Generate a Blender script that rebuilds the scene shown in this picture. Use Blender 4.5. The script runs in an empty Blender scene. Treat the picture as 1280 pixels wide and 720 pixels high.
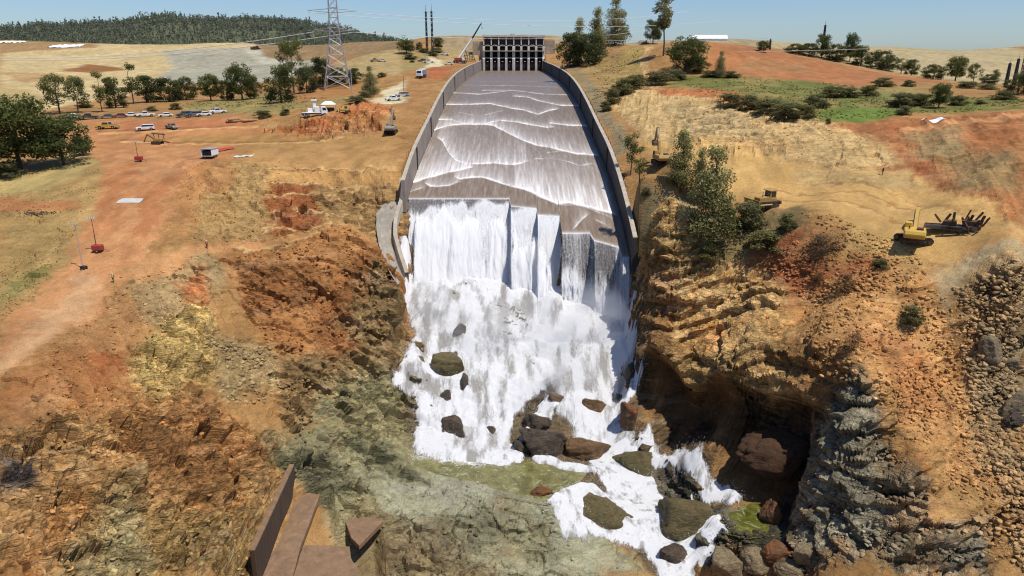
import bpy, math, random
import numpy as np
from mathutils import Vector, Matrix
R = math.radians
rng = np.random.default_rng(7)
random.seed(7)
scene = bpy.context.scene
col = scene.collection
# ------------------------------------------------------------------ camera (a drone above the ravine, z = 0 is its height)
F, PITCH = 900.0, math.atan(290/900)
SP, CP = math.sin(PITCH), math.cos(PITCH)
cam = bpy.data.cameras.new('camera'); cam_o = bpy.data.objects.new('camera', cam); col.objects.link(cam_o)
cam.sensor_width = 36.0; cam.lens = 36*F/1280; cam.clip_start = 0.5; cam.clip_end = 9000
cam_o.location = (0, 0, 0); cam_o.rotation_euler = (math.pi/2-PITCH, 0, 0)
scene.camera = cam_o
# ------------------------------------------------------------------ numpy noise
def _lat(seed, n=64):
    return np.random.default_rng(seed).random((n, n, n), dtype=np.float32)*2-1
_LATS = {}
def vnoise(x, y, z, seed=0):
    if seed not in _LATS: _LATS[seed] = _lat(seed)
    L = _LATS[seed]
    x = np.asarray(x, np.float32); y = np.asarray(y, np.float32); z = np.broadcast_to(np.asarray(z, np.float32), x.shape)
    xi = np.floor(x); yi = np.floor(y); zi = np.floor(z)
    fx = x-xi; fy = y-yi; fz = z-zi
    fx = fx*fx*fx*(fx*(fx*6-15)+10); fy = fy*fy*fy*(fy*(fy*6-15)+10); fz = fz*fz*fz*(fz*(fz*6-15)+10)
    a = xi.astype(np.int32) & 63; b = yi.astype(np.int32) & 63; c = zi.astype(np.int32) & 63
    a1 = (a+1) & 63; b1 = (b+1) & 63; c1 = (c+1) & 63
    def mixz(p, q): return L[p, q, c]*(1-fz)+L[p, q, c1]*fz
    v0 = mixz(a, b)*(1-fx)+mixz(a1, b)*fx
    v1 = mixz(a, b1)*(1-fx)+mixz(a1, b1)*fx
    return v0*(1-fy)+v1*fy
def fbm(x, y, z, sc, octv=4, seed=0, gain=.5, ridged=False):
    s = 0; a = 1; tot = 0; f = 1/sc
    for o in range(octv):
        n = vnoise(x*f+17.3*o, y*f+5.1*o, z*f+9.7*o, seed+o % 3)
        if ridged: n = 1-2*np.abs(n)
        s = s+a*n; tot += a; a *= gain; f *= 2.03
    return s/tot
def worley(p, seed=0):
    """nearest jittered cell of each point: three random numbers of the cell, offset to its centre, F1, F2-F1"""
    T = np.random.default_rng(900+seed).random((32, 32, 32, 6), dtype=np.float32)
    p = p.astype(np.float32); b = np.floor(p).astype(np.int32)
    best = np.full(len(p), 9., np.float32); sec = best.copy(); off = np.zeros_like(p); rnd = np.zeros_like(p)
    for i in (-1, 0, 1):
        for j in (-1, 0, 1):
            for k in (-1, 0, 1):
                c = b+np.array([i, j, k], np.int32); r = T[c[:, 0] & 31, c[:, 1] & 31, c[:, 2] & 31]
                o = p-(c+r[:, :3]); d = (o*o).sum(1); m = d < best
                sec = np.where(m, best, np.minimum(sec, d)); best = np.where(m, d, best); off[m] = o[m]; rnd[m] = r[m, 3:]
    return rnd, off, np.sqrt(best), np.sqrt(sec)-np.sqrt(best)
def sstep(a, b, x):
    t = np.clip((x-a)/(b-a), 0, 1); return t*t*(3-2*t)
def lin(c):
    c = np.asarray(c, float)/255.
    return np.where(c <= .04045, c/12.92, ((c+.055)/1.055)**2.4)
ALB = .73
def A(*c): return lin(c)*ALB                        # a colour seen in sunlight -> base colour
# ------------------------------------------------------------------ sight lines: used to survey where on the ground things stand
def sdrop(py): return SP+(py-360)/F*CP
def at_z(px, py, z):
    d = -z/sdrop(py)
    return np.array([(px-640)/F*d, (CP-(py-360)/F*SP)*d, z])
def at_y(px, py, Y):
    d = Y/(CP-(py-360)/F*SP)
    return np.array([(px-640)/F*d, Y, -sdrop(py)*d])
def mscale(Y, z):                                   # metres per photo pixel there
    return (Y*CP-z*SP)/F
# ------------------------------------------------------------------ chute profile
CH_Y = np.array([120, 150, 160, 172, 185, 205, 230, 245, 270, 300, 330, 370, 420, 500, 668, 760.])
CH_Z = np.array([-62, -48, -43.6, -39.2, -35.3, -31.0, -27.9, -26.0, -22.6, -19.3, -17.0, -15.2, -14.1, -13.2, -12.6, -12.6])
HW = 27.0
def chute_z(y): return np.interp(y, CH_Y, CH_Z)
_yy = np.linspace(120, 760, 1281); _zz = chute_z(_yy)
for _ in range(3): _zz = np.convolve(np.pad(_zz, 12, mode='edge'), np.ones(25)/25, 'valid')
def chute_z(y): return np.interp(y, _yy, _zz)
def wall_h(y): return np.interp(y, [150, 250, 400, 560, 668], [6.4, 6.6, 7.0, 7.6, 8.6])
def on_chute(px, py):
    d = np.geomspace(140, 760, 4000); Y = (CP-(py-360)/F*SP)*d; Z = -sdrop(py)*d
    k = np.argmax(Z < chute_z(Y)); return np.array([(px-640)/F*d[k], Y[k], Z[k]])
# ------------------------------------------------------------------ terrain height: survey points (sight line + height) interpolated
SURV = """
0 720 -48;150 720 -56;300 720 -66;440 720 -75.5;600 720 -79;780 720 -81;860 720 -82;940 720 -80;1000 720 -76;1050 720 -72;1150 720 -69;1250 690 -66;1280 720 -68
0 650 -47;150 650 -54;300 650 -64;400 650 -71;550 650 -75.5;700 650 -77.2;800 650 -78.5;900 650 -75.5;985 650 -73;1060 650 -66;1100 650 -65;1150 650 -63.5;1200 630 -61
0 600 -46;150 600 -52;300 600 -61;400 600 -68.5;500 600 -72.8;600 590 -74.0;700 600 -75.2;760 600 -76;850 600 -74.5;950 610 -71;1050 600 -62;1100 600 -60.5;1280 600 -57
0 550 -44.5;150 550 -50;300 550 -59;430 550 -68;500 550 -71.5;540 570 -73.6;620 575 -74.2;700 570 -74.2;760 545 -73;830 560 -72;1050 550 -56.5;1150 570 -56;1200 560 -56.5;1280 550 -54
0 500 -43;100 500 -45;200 500 -50;300 500 -56.5;400 500 -62.5;480 500 -67.5;560 500 -69.5;650 500 -69.5;740 500 -68;780 500 -69.5
520 300 -44.5;560 300 -44.5;620 300 -44.5;560 350 -53;620 350 -53.5;680 330 -50;510 350 -53;530 400 -59.5;560 400 -59.5;620 400 -60;680 400 -60;560 450 -65;640 450 -65.5;700 450 -65;520 450 -65
720 350 -50;760 350 -50;785 350 -49.5;720 400 -58;760 400 -57.5;783 400 -57;740 450 -63.5;780 450 -63.5
808 400 -52;805 450 -58.5;830 460 -58;900 465 -54;950 455 -51.5;1000 465 -50;1050 480 -49;1090 505 -50.5
900 610 -73.5
1100 450 -46;1200 450 -47;1200 500 -51.5;1280 500 -50.5;1280 450 -47;1100 400 -42;1280 400 -42;1280 360 -36.5;1100 350 -37.5;1000 400 -46;900 400 -49.5;850 400 -50;1000 350 -40;900 350 -42.5;850 340 -41.5;822 310 -38;812 290 -36
1000 300 -33.5;900 300 -36;870 260 -32;950 250 -29;1050 280 -30.5;1140 300 -32;1280 300 -29.5;1200 320 -33;1280 335 -32.5;1140 260 -29;1140 215 -24;1000 200 -22.5;1000 240 -28;1280 240 -24;1280 200 -20;1280 150 -15;1150 150 -16.5;1000 160 -18;900 170 -20;840 205 -25.5;805 205 -27.5;796 240 -29.5;900 215 -25.5
780 150 -20;785 115 -13;820 110 -12;760 85 -6;775 68 2;745 66 3.2;800 57 5.5;715 78 -3.6;700 85 -8;850 90 -7;950 100 -9.5;1050 130 -14;1100 120 -13;1200 125 -13;1280 120 -12;950 140 -16;900 120 -13
870 54 6;960 62 3.2;1050 78 -3.3;1120 91 -8;1190 103 -11;1280 106 -12
1280 98 -20;1200 85 -10;1280 63 7;1100 60 10;960 52 15;900 48 17.5;700 45 19;590 45 19;540 46 18;820 50 15
600 75 -3.2;590 60 7;560 75 -3;545 100 -12;500 120 -15.5;480 150 -20;475 185 -25.5;440 150 -21;450 132 -17;400 147 -20;400 175 -25;460 175 -24.5;330 170 -24;250 140 -21.5;150 140 -21.5;50 140 -22;150 170 -25;50 200 -28;0 215 -29.5;150 220 -29;250 190 -27;0 280 -35;120 312 -37;100 340 -39;0 380 -40.5;0 450 -41.5;50 400 -41;150 350 -39.5;100 450 -43.5;200 300 -36;300 250 -33;400 250 -34;470 250 -35.5;300 300 -38;400 300 -39.5;460 300 -40.5;480 335 -44.5;400 330 -42.5;300 330 -41;250 320 -38.5;200 350 -41;200 400 -45;300 400 -49;400 400 -51.5;480 400 -54.5;508 430 -60;200 450 -48;300 450 -53;400 450 -57;480 450 -61.5;100 400 -42.5
300 120 -20;150 110 -19;0 110 -20;250 90 -13;100 80 -7;0 75 -4;100 54 15;0 50 20;300 54 15;450 53 14;500 62 5;520 90 -8;450 72 -1.5;430 90 -9.5;350 105 -15.5;440 110 -15.5
"""
_cp = []
for tok in SURV.replace('\n', ';').split(';'):
    t = tok.split()
    if len(t) == 3:
        px, py, z = map(float, t); _cp.append(at_z(px, py, z))
for y in (190, 215, 240, 270, 300, 340, 400, 480, 560, 640):      # backfill beside the chute walls
    _cp.append([-31.5, y, chute_z(y)+wall_h(y)-1.2]); _cp.append([31.5, y, chute_z(y)+wall_h(y)-1.4])
for y in (172, 184): _cp.append([31, y, chute_z(y)+wall_h(y)-2.0])
_cp += [[230, 440, -12], [330, 420, -20], [110, 450, 0], [320, 560, -30], [-200, 1150, -20], [200, 1150, -25], [0, 1150, -25], [600, 1150, -20], [-700, 1150, 10], [-1000, 1150, 0], [1000, 1150, -10], [-950, 900, 22], [850, 850, 0], [-620, 700, 0],
        [-400, 620, -10], [-60, 40, -64], [0, 50, -83], [60, 45, -78], [-90, 60, -50], [105, 65, -62], [20, 60, -85], [-420, 400, -21], [-250, 240, -28], [420, 420, -20], [220, 200, -14], [180, 150, -20]]
_cp = np.array(_cp)
def fan(x, y): return np.stack([x/y, np.log(y)], -1)
_cf = fan(_cp[:, 0], _cp[:, 1])
def _ker(d2): return -np.sqrt(d2+.02**2)
_n = len(_cf)
_K = _ker(((_cf[:, None]-_cf[None])**2).sum(-1))+np.eye(_n)*.0012
_P = np.c_[np.ones(_n), _cf]
_sys = np.zeros((_n+3, _n+3)); _sys[:_n, :_n] = _K; _sys[:_n, _n:] = _P; _sys[_n:, :_n] = _P.T
_sc = _cp[:, 1]                                      # interpolate z/y so that far and near weigh alike
_w = np.linalg.solve(_sys, np.r_[_cp[:, 2]/_sc, 0, 0, 0])
def base_fan(a, b):
    sh = a.shape; a = a.ravel(); b = b.ravel(); out = np.empty(a.size)
    for i in range(0, a.size, 40000):
        q = np.stack([a[i:i+40000], b[i:i+40000]], -1)
        d2 = (q[:, 0, None]-_cf[None, :, 0])**2+(q[:, 1, None]-_cf[None, :, 1])**2
        out[i:i+40000] = _ker(d2)@_w[:_n]+_w[_n]+q@_w[_n+1:]
    return (out*np.exp(b)).reshape(sh)
# coarse lookup grid
GA = np.linspace(-1.25, 1.25, 501); GB = np.linspace(math.log(42), math.log(1300), 801)
_ga, _gb = np.meshgrid(GA, GB)
GZ = base_fan(_ga, _gb)/np.exp(_gb)
def base_z(x, y):
    a = (x/y-GA[0])/(GA[1]-GA[0]); b = (np.log(y)-GB[0])/(GB[1]-GB[0])
    a = np.clip(a, 0, len(GA)-1.001); b = np.clip(b, 0, len(GB)-1.001)
    i = a.astype(int); j = b.astype(int); fa = a-i; fb = b-j
    return ((GZ[j, i]*(1-fa)+GZ[j, i+1]*fa)*(1-fb)+(GZ[j+1, i]*(1-fa)+GZ[j+1, i+1]*fa)*fb)*y
# slab edge (where the chute floor is broken off), as x -> y
EDGE_PX = [(497, 250), (637, 250), (638.5, 259), (671, 262), (672, 270), (700, 272), (701, 293), (737, 293), (743, 302), (775, 311), (777, 324), (804, 326)]
EDGE = np.array([on_chute(*p)[:2] for p in EDGE_PX])
for k in range(1, len(EDGE)): EDGE[k, 0] = max(EDGE[k, 0], EDGE[k-1, 0]+.05)
def edge_y(x): return np.interp(x, EDGE[:, 0], EDGE[:, 1])
def ground0(x, y):
    x = np.asarray(x, float); y = np.asarray(y, float)
    z = base_z(x, y)
    ax = np.abs(x)
    inch = (1-sstep(HW+.6, HW+2.2, ax))*sstep(-1, 1.5, y-edge_y(x))*(1-sstep(672, 690, y))
    under = chute_z(y)-2.2
    z = z*(1-inch)+under*inch
    ey = edge_y(x); sdist = ey-y                     # plunge hollow under the broken edge
    cap = np.where(sdist < 9, chute_z(ey)-np.where(x < 6, 18.5, 17.0), chute_z(ey)-np.where(x < 6, 18.5, 17.0)-(sdist-9)*.33)
    wc = (1-sstep(HW-2.0, HW-.3, ax))*sstep(0.0, .8, sdist)*(1-sstep(40, 52, sdist))
    return np.where(wc > 0, z+wc*(np.minimum(z, cap)-z), z)
def at(px, py, f=None):
    """the point of the ground on the sight line through a photo pixel"""
    d = np.geomspace(55, 1500, 3000)
    X = (px-640)/F*d; Y = (CP-(py-360)/F*SP)*d; Z = -sdrop(py)*d
    g = (f or ground0)(X, Y)
    k = int(np.argmax(Z < g))
    if k == 0: k = len(d)-1
    t = 0 if k == len(d)-1 else (Z[k-1]-g[k-1])/max((Z[k-1]-g[k-1])-(Z[k]-g[k]), 1e-9)
    dd = d[k-1]+(d[k]-d[k-1])*t
    return np.array([(px-640)/F*dd, (CP-(py-360)/F*SP)*dd, -sdrop(py)*dd])
# ------------------------------------------------------------------ mesh + material helpers
def mesh_np(name, verts, quads=None, tris=None, smooth=True):
    me = bpy.data.meshes.new(name)
    nq = 0 if quads is None else len(quads); nt = 0 if tris is None else len(tris)
    me.vertices.add(len(verts)); me.vertices.foreach_set('co', np.asarray(verts, np.float32).ravel())
    idx = []; starts = []; tot = []
    if nq: idx.append(np.asarray(quads, np.int32).ravel()); starts.append(np.arange(nq)*4); tot.append(np.full(nq, 4))
    if nt: idx.append(np.asarray(tris, np.int32).ravel()); starts.append(nq*4+np.arange(nt)*3); tot.append(np.full(nt, 3))
    idx = np.concatenate(idx); me.loops.add(len(idx)); me.loops.foreach_set('vertex_index', idx.astype(np.int32))
    me.polygons.add(nq+nt)
    me.polygons.foreach_set('loop_start', np.concatenate(starts).astype(np.int32))
    me.polygons.foreach_set('loop_total', np.concatenate(tot).astype(np.int32))
    me.polygons.foreach_set('use_smooth', np.full(nq+nt, smooth))
    me.update(calc_edges=True)
    return me
def add_attr(me, name, data, kind='FLOAT'):
    if kind == 'COLOR':
        at_ = me.color_attributes.new(name, 'FLOAT_COLOR', 'POINT')
        c = np.ones((len(data), 4), np.float32); c[:, :3] = data; at_.data.foreach_set('color', c.ravel())
    else:
        at_ = me.attributes.new(name, 'FLOAT', 'POINT'); at_.data.foreach_set('value', np.asarray(data, np.float32))
def grid_quads(nr, nc):
    i = np.arange(nr*nc).reshape(nr, nc)
    return np.stack([i[:-1, :-1], i[:-1, 1:], i[1:, 1:], i[1:, :-1]], -1).reshape(-1, 4)
def link(name, me, mat=None, parent=None, **props):
    o = bpy.data.objects.new(name, me); col.objects.link(o)
    if mat is not None and not me.materials: me.materials.append(mat)
    if parent is not None: o.parent = parent
    for k, v in props.items(): o[k] = v
    return o
class NT:
    def __init__(s, name):
        s.m = bpy.data.materials.new(name); s.m.use_nodes = True; s.t = s.m.node_tree; s.t.nodes.clear()
        s.out = s.n('ShaderNodeOutputMaterial')
    def n(s, typ, **kw):
        nd = s.t.nodes.new(typ)
        for k, v in kw.items():
            if k.startswith('i_'):
                k = k[2:]; nd.inputs[int(k) if k.isdigit() else k].default_value = v
            else: setattr(nd, k, v)
        return nd
    def l(s, a, b): s.t.links.new(a, b)
    def noise(s, scale, detail=6, rough=.6, vec=None, dist=0):
        nd = s.n('ShaderNodeTexNoise'); nd.inputs['Scale'].default_value = scale; nd.inputs['Detail'].default_value = detail
        nd.inputs['Roughness'].default_value = rough; nd.inputs['Distortion'].default_value = dist
        if vec is not None: s.l(vec, nd.inputs['Vector'])
        return nd
    def ramp(s, fac, stops):
        nd = s.n('ShaderNodeValToRGB'); cr = nd.color_ramp
        while len(cr.elements) < len(stops): cr.elements.new(.5)
        for e, (p, c) in zip(cr.elements, stops):
            e.position = p; e.color = (c, c, c, 1) if not hasattr(c, '__len__') else (*c, 1)
        s.l(fac, nd.inputs[0]); return nd.outputs[0]
    def math(s, op, a, b=None, clamp=False):
        nd = s.n('ShaderNodeMath', operation=op, use_clamp=clamp)
        for k, v in enumerate((a, b)):
            if v is None: continue
            if isinstance(v, (int, float)): nd.inputs[k].default_value = v
            else: s.l(v, nd.inputs[k])
        return nd.outputs[0]
    def mix(s, fac, a, b, mode='MIX'):
        nd = s.n('ShaderNodeMix', data_type='RGBA', blend_type=mode)
        for sock, v in ((nd.inputs[0], fac), (nd.inputs[6], a), (nd.inputs[7], b)):
            if hasattr(v, 'node'): s.l(v, sock)
            elif isinstance(v, (int, float)): sock.default_value = v if sock.type == 'VALUE' else (v, v, v, 1)
            else: sock.default_value = (*v, 1)
        return nd.outputs[2]
    def attr(s, name, out='Fac'):
        return s.n('ShaderNodeAttribute', attribute_name=name).outputs[out]
# ------------------------------------------------------------------ terrain grid
b_rows = np.concatenate([np.arange(math.log(47), math.log(230), .0024), np.arange(math.log(230), math.log(1290), .0052)])
a_cols = np.arange(-1.235, 1.2351, .0026)
TA, TB = np.meshgrid(a_cols, b_rows)
TY = np.exp(TB); TX = TA*TY
TZ = ground0(TX, TY)
POOLS = [('503,563 540,568 600,570 640,573 690,575 742,588 722,612 682,628 640,620 590,604 540,594 510,586', -73.6), ('905,640 925,630 955,634 973,650 968,666 935,670 908,664', -74.4)]
warp_a = (fbm(TX, TY, 0, 14, 5, 11, .62)*4.2+fbm(TX, TY, 0, 1.6, 3, 12, .6)*1.5)/TY
warp_b = (fbm(TX, TY, 0, 14, 5, 21, .62)*4.2+fbm(TX, TY, 0, 1.6, 3, 22, .6)*1.5)/TY
QA = (TA+warp_a); QB = (TB+warp_b)
def poly_fan(px):
    p = np.array([at(*q)[:2] for q in px]); return fan(p[:, 0], p[:, 1])
def mask_poly(poly, soft, qa=QA, qb=QB):
    """soft mask of a plan polygon (fan coordinates); soft = half width of its border in metres"""
    m = np.zeros(qa.shape, np.float32)
    y0 = np.exp(poly[:, 1].mean()); s = soft/y0
    sel = (qa > poly[:, 0].min()-s) & (qa < poly[:, 0].max()+s) & (qb > poly[:, 1].min()-s) & (qb < poly[:, 1].max()+s)
    if not sel.any(): return m
    a = qa[sel]; b = qb[sel]; d2 = np.full(a.shape, 1e9); ins = np.zeros(a.shape, bool)
    for (x0, y0_), (x1, y1) in zip(poly, np.roll(poly, -1, 0)):
        ex, ey = x1-x0, y1-y0_
        t = np.clip(((a-x0)*ex+(b-y0_)*ey)/max(ex*ex+ey*ey, 1e-12), 0, 1)
        d2 = np.minimum(d2, (a-x0-t*ex)**2+(b-y0_-t*ey)**2)
        with np.errstate(divide='ignore', invalid='ignore'):
            c = ((y0_ > b) != (y1 > b)) & (a < (x1-x0)*(b-y0_)/(y1-y0_+1e-15)+x0)
        ins ^= c
    sd = np.where(ins, 1, -1)*np.sqrt(d2)
    m[sel] = sstep(-s, s, sd)
    return m
POOLW = np.zeros(TX.shape)
for s_, zp in POOLS:                                  # basins of the two pools
    q_ = np.array([at_z(*map(float, t_.split(',')), zp)[:2] for t_ in s_.split()]); q_ = fan(q_[:, 0], q_[:, 1])
    w1 = np.clip(mask_poly(q_, 6., TA, TB)*2.2, 0, 1); m1 = np.clip(mask_poly(q_, 2.4, TA, TB)*2-1, 0, 1); POOLW = np.maximum(POOLW, w1)
    TZ = TZ+w1*(np.maximum(TZ, zp+.30)-TZ); TZ = TZ+m1*(zp-.45-TZ)
COL = np.empty(TX.shape+(3,), np.float32); COL[:] = A(178, 132, 78)
ROCK = np.full(TX.shape, .22, np.float32); WET = np.zeros(TX.shape, np.float32)
def paint(px, c, soft=3, rock=None, amt=1., wet=None):
    global COL, ROCK, WET
    m = mask_poly(poly_fan(px), soft*.45+.3)*amt
    if c is not None: COL += m[..., None]*(A(*c).astype(np.float32)-COL)
    if rock is not None: ROCK += m*(rock-ROCK)
    if wet is not None: WET += m*(wet-WET)
def P(s): return [tuple(map(float, t.split(','))) for t in s.split()]
def stroke(pts, w):                                  # a band of w photo pixels along a line
    p = np.array(pts, float); t = np.gradient(p, axis=0); n = np.stack([-t[:, 1], t[:, 0]], -1); n /= np.linalg.norm(n, axis=1)[:, None]
    return [tuple(q) for q in np.r_[p+n*w/2, (p-n*w/2)[::-1]]]
ZONES = [
 # far left flats and spoil
 ('0,56 320,54 340,100 250,98 70,135 0,160', (214,188,140), 12, 0, .95), ('0,50 130,47 120,60 0,66', (176,140,95), 12, .1),
 ('205,64 300,60 335,76 400,74 410,92 300,104 190,104 215,82', (178, 172, 160), 12, .2), ('300,60 360,66 400,78 330,80', (196, 190, 178), 10, 0), ('75,90 110,80 160,86 120,92', (160,108,60), 10, .2),
 ('0,90 60,92 110,96 30,104', (184,140,88), 10, 0, .7), ('0,110 40,112 60,140 0,150', (176,150,96), 10, 0, .7),
 ('305,52 520,50 520,66 480,74 330,72', (158,128,92), 10, .1), ('420,78 560,56 600,52 600,72 540,84 500,96 420,98', (186,158,108), 8, .1),
 ('540,47 600,46 600,74 575,66 545,56', (170,148,116), 8, .1), ('500,66 540,66 560,84 540,100 505,92', (170,146,90), 6, .1),
 ('225,130 330,118 420,112 440,124 350,142 240,142', (160, 142, 84), 6, .1),('360,112 440,104 460,116 370,130', (178,124,70), 5, .2),
 ('455,133 490,108 518,88 538,72 556,76 534,100 508,128', (222, 206, 174), 2, 0), ('505,92 575,80 560,100 520,140 505,150', (180,130,76), 5, .1), ('535,84 575,82 560,96 535,98', (186,110,66), 4, .1),
 # parking ground, haul roads, left field
 ('85,150 290,145 330,160 420,186 300,192 255,215 200,240 120,200 100,178', (196,134,82), 5, .02),
 ('150,150 300,148 310,158 150,166', (196,124,76), 4, .02), ('200,172 330,166 430,180 300,190', (186,138,78), 5, .05),
 ('0,214 100,188 135,222 95,290 62,350 0,402', (184, 148, 92), 4, .1), ('0,228 60,214 110,196 120,206 60,236 0,246', (188, 162, 104), 3, .05), ('0,262 70,268 85,300 40,330 0,350', (168, 136, 82), 4, .2), ('0,350 60,330 64,352 0,384', (150,136,76), 3, .25),
 ('0,248 90,250 95,262 0,264', (186,122,74), 3, .05),
 ('110,188 290,180 250,215 205,272 178,322 132,358 60,432 0,492 0,430 55,372 78,322 98,282 138,226', (204,142,92), 3, .02),
 ('130,215 175,200 168,240 130,290 104,300 112,270', (196,128,78), 3, .02), ('180,230 250,212 205,270 185,300 160,300', (194,126,76), 3, .05),
 ('120,350 60,430 0,488 0,455 50,400 100,340', (212,166,124), 2, 0, .8),
 # cut banks left of the chute
 ('330,165 395,152 460,127 492,138 480,160 400,172', (192, 116, 62), 3, .65), ('420,170 400,150 470,132 470,165', (200, 142, 84), 3, .6, .6), ('320,176 500,166 500,180 490,240 300,226', (196,148,88), 4, .1),
 ('300,226 490,232 490,330 300,310', (190,144,88), 4, .3), ('345,230 402,230 412,302 338,300', (166, 98, 50), 3, .45), ('400,230 490,225 492,300 410,300', (172,134,84), 3, .4),
 ('270,200 340,205 335,290 240,300', (184, 146, 92), 3, .35), ('225,225 290,190 300,210 215,300', (186,128,72), 3, .15, .7), ('330,300 480,300 470,320 330,322', (192,144,88), 3, .15),
 ('150,345 260,316 292,345 222,420 170,400', (178, 146, 102), 3, .3), ('150,330 330,300 340,310 160,345', (202,146,94), 2, .05),
 ('60,440 140,360 170,400 150,450 50,500', (180,128,78), 4, .2), ('0,500 60,450 170,440 200,480 100,540 0,560', (168,112,62), 4, .25),
 ('280,322 490,322 520,430 440,480 340,440', (194, 134, 76), 4, .36), ('400,370 505,400 515,440 440,470 385,420', (168, 110, 60), 4, .42), ('300,330 400,330 400,380 320,400', (164,108,58), 3, .5),
 ('150,440 250,368 278,430 264,480 192,512', (226, 190, 118), 3, .8), ('215,360 258,340 262,380 240,385', (184,110,56), 3, .4), ('120,440 160,430 170,470 120,480', (172,96,48), 4, .3, .7),
 ('255,420 335,432 355,490 285,502', (176, 146, 102), 3, .4), ('350,460 480,440 480,470 360,520', (150,120,80), 3, .6), ('90,520 150,515 180,560 110,600', (180,108,52), 4, .5, .8),
 ('0,545 200,520 360,560 330,720 0,720', (212, 162, 102), 5, .8), ('140,520 250,490 330,560 300,620 180,600', (196, 138, 80), 4, .8), ('72,640 170,618 175,720 70,720', (196, 180, 132), 4, .9, .9), ('180,640 330,650 300,720 180,720', (180, 146, 86), 4, 1., .8),
 ('0,556 34,560 30,610 0,620', (92,84,92), 2, .9),
 # wet bedrock at the foot of the falls
 ('325,575 400,505 485,462 535,500 535,560 790,705 800,725 425,725 395,615', (160, 150, 112), 4, .5, 1, .45), ('425,400 515,410 532,470 470,475', (156, 126, 84), 3, .5, 1, .1), ('420,480 520,480 535,550 440,545', (148, 136, 94), 2.5, .7, .9, .5),
 ('430,655 520,690 640,724 440,724', (146, 122, 84), 2, .5, .8, .4), ('450,590 560,584 710,640 780,722 640,722 560,690 470,640', (166, 162, 136), 4, .3, 1, .75), ('470,602 600,596 690,635 560,625', (170, 168, 152), 3, .35, .8, .8), ('520,640 640,650 720,700 560,690', (136, 130, 98), 3, .38, .8, .6),
 ('330,580 420,560 440,600 400,620', (106, 102, 74), 3, .8, .8, .4), ('440,640 560,650 600,722 430,722', (136, 116, 82), 4, .55, .8), ('430,545 470,580 520,600 500,560', (100, 98, 66), 3, .6, .8, .6),
 # below the waterfall: dark wet rock
 ('500,262 640,262 700,300 798,326 798,440 790,520 900,620 900,720 800,722 700,600 530,560 500,480 530,420', (110, 92, 68), 3, .4, 1, .25), ('800,560 990,640 980,722 850,722', (86,80,62), 3, .8, 1, .5),
 # right bank
 ('1000,54 1280,62 1280,104 1190,102 1060,76 960,58', (188,168,130), 6, 0), ('690,44 1010,50 960,60 870,52 800,56 690,54', (172,152,122), 6, 0),
 ('885,54 960,62 1190,102 1060,108 960,100 880,88', (182,118,70), 5, .15), ('930,75 1010,80 1010,92 920,90', (174,126,82), 4, .2, .7),
 ('830,96 1000,100 1130,118 1280,124 1280,136 1130,142 1060,156 1018,152 900,126 850,116', (122, 122, 58), 4, .1), ('1080,110 1140,108 1200,122 1120,130', (158,150,90), 4, .1, .6), ('1020,140 1060,128 1120,130 1112,146 1060,156 1025,152', (112, 132, 50), 3, .05),
 ('700,95 760,70 800,60 812,100 790,112 760,116 740,140 715,112', (172,140,86), 4, .45), ('690,80 720,80 760,140 790,190 770,200 735,130', (150,134,106), 3, .4), ('770,62 800,58 800,90 775,92', (176,148,82), 3, .15),
 ('765,130 790,114 870,110 1010,146 1085,172 1140,210 1000,204 880,194 800,175', (208,172,118), 4, .4), ('800,114 880,110 960,128 1000,146 900,128', (186,112,62), 3, .2), ('830,130 930,140 960,170 860,176', (196,168,124), 4, .6, .7),
 ('1040,160 1130,148 1280,138 1280,302 1180,245 1140,212 1085,172', (178,116,68), 5, .3), ('1170,185 1270,190 1270,250 1200,240', (156,134,92), 5, .35, .8), ('1120,170 1190,160 1200,190 1150,200', (168,146,104), 4, .3, .7), ('1100,208 1160,205 1165,218 1110,216', (160,86,48), 2, .2),
 ('1130,160 1180,152 1280,140 1280,146 1180,160 1120,168', (208,146,94), 1.5, 0),
 ('800,180 1000,204 1140,212 1175,240 1280,300 1280,362 1150,322 1050,280 945,255 850,215', (210,166,100), 3, .08), ('1000,205 1140,214 1160,235 1000,228', (204,168,112), 3, .25),
 ('1040,270 1130,250 1190,270 1140,310 1070,295', (206,164,100), 3, .05), ('1200,310 1280,310 1280,345 1200,335', (204,150,88), 3, .03),
 ('765,190 802,232 875,240 870,270 832,302 808,292 790,262', (158,140,106), 2.5, .15), ('860,270 1000,260 1010,300 900,330', (140,118,80), 3, .35), 
 ('930,340 1000,300 1100,318 1110,368 1000,372', (178,108,64), 3, .4), ('1150,335 1280,345 1280,370 1200,362', (190,164,128), 2.5, .2),
 ('798,312 900,338 985,350 1012,470 828,474 803,400', (226, 180, 116), 3, .9), ('800,320 830,330 836,440 806,450', (184, 134, 82), 2, 1.),
 ('1000,345 1150,330 1205,420 1280,600 1280,700 1240,700 1150,560 1060,475 1010,440', (204, 150, 90), 3, .42), ('1060,400 1140,400 1200,520 1130,500', (200, 134, 78), 3, .45, .8), ('1170,560 1250,640 1240,700 1190,640', (196,150,90), 3, .25),
 ('1195,360 1280,362 1280,722 1262,722 1250,620 1220,500', (196, 158, 110), 3, .5), ('1225,395 1280,400 1280,520 1240,490', (160, 136, 106), 3, .7, .7),
 ('1000,515 1088,508 1155,590 1235,695 1235,725 985,725', (168, 158, 140), 2.5, 1.), ('1085,560 1160,600 1200,690 1120,690', (160, 140, 112), 3, 1., .7),
 ('912,450 1005,452 995,478 925,482', (176,172,138), 1.5, .9),
]
for z in ZONES:
    paint(P(z[0]), z[1], z[2], z[3], *(z[4:5] or (1.,)), *((z[5],) if len(z) > 5 else ()))
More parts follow.
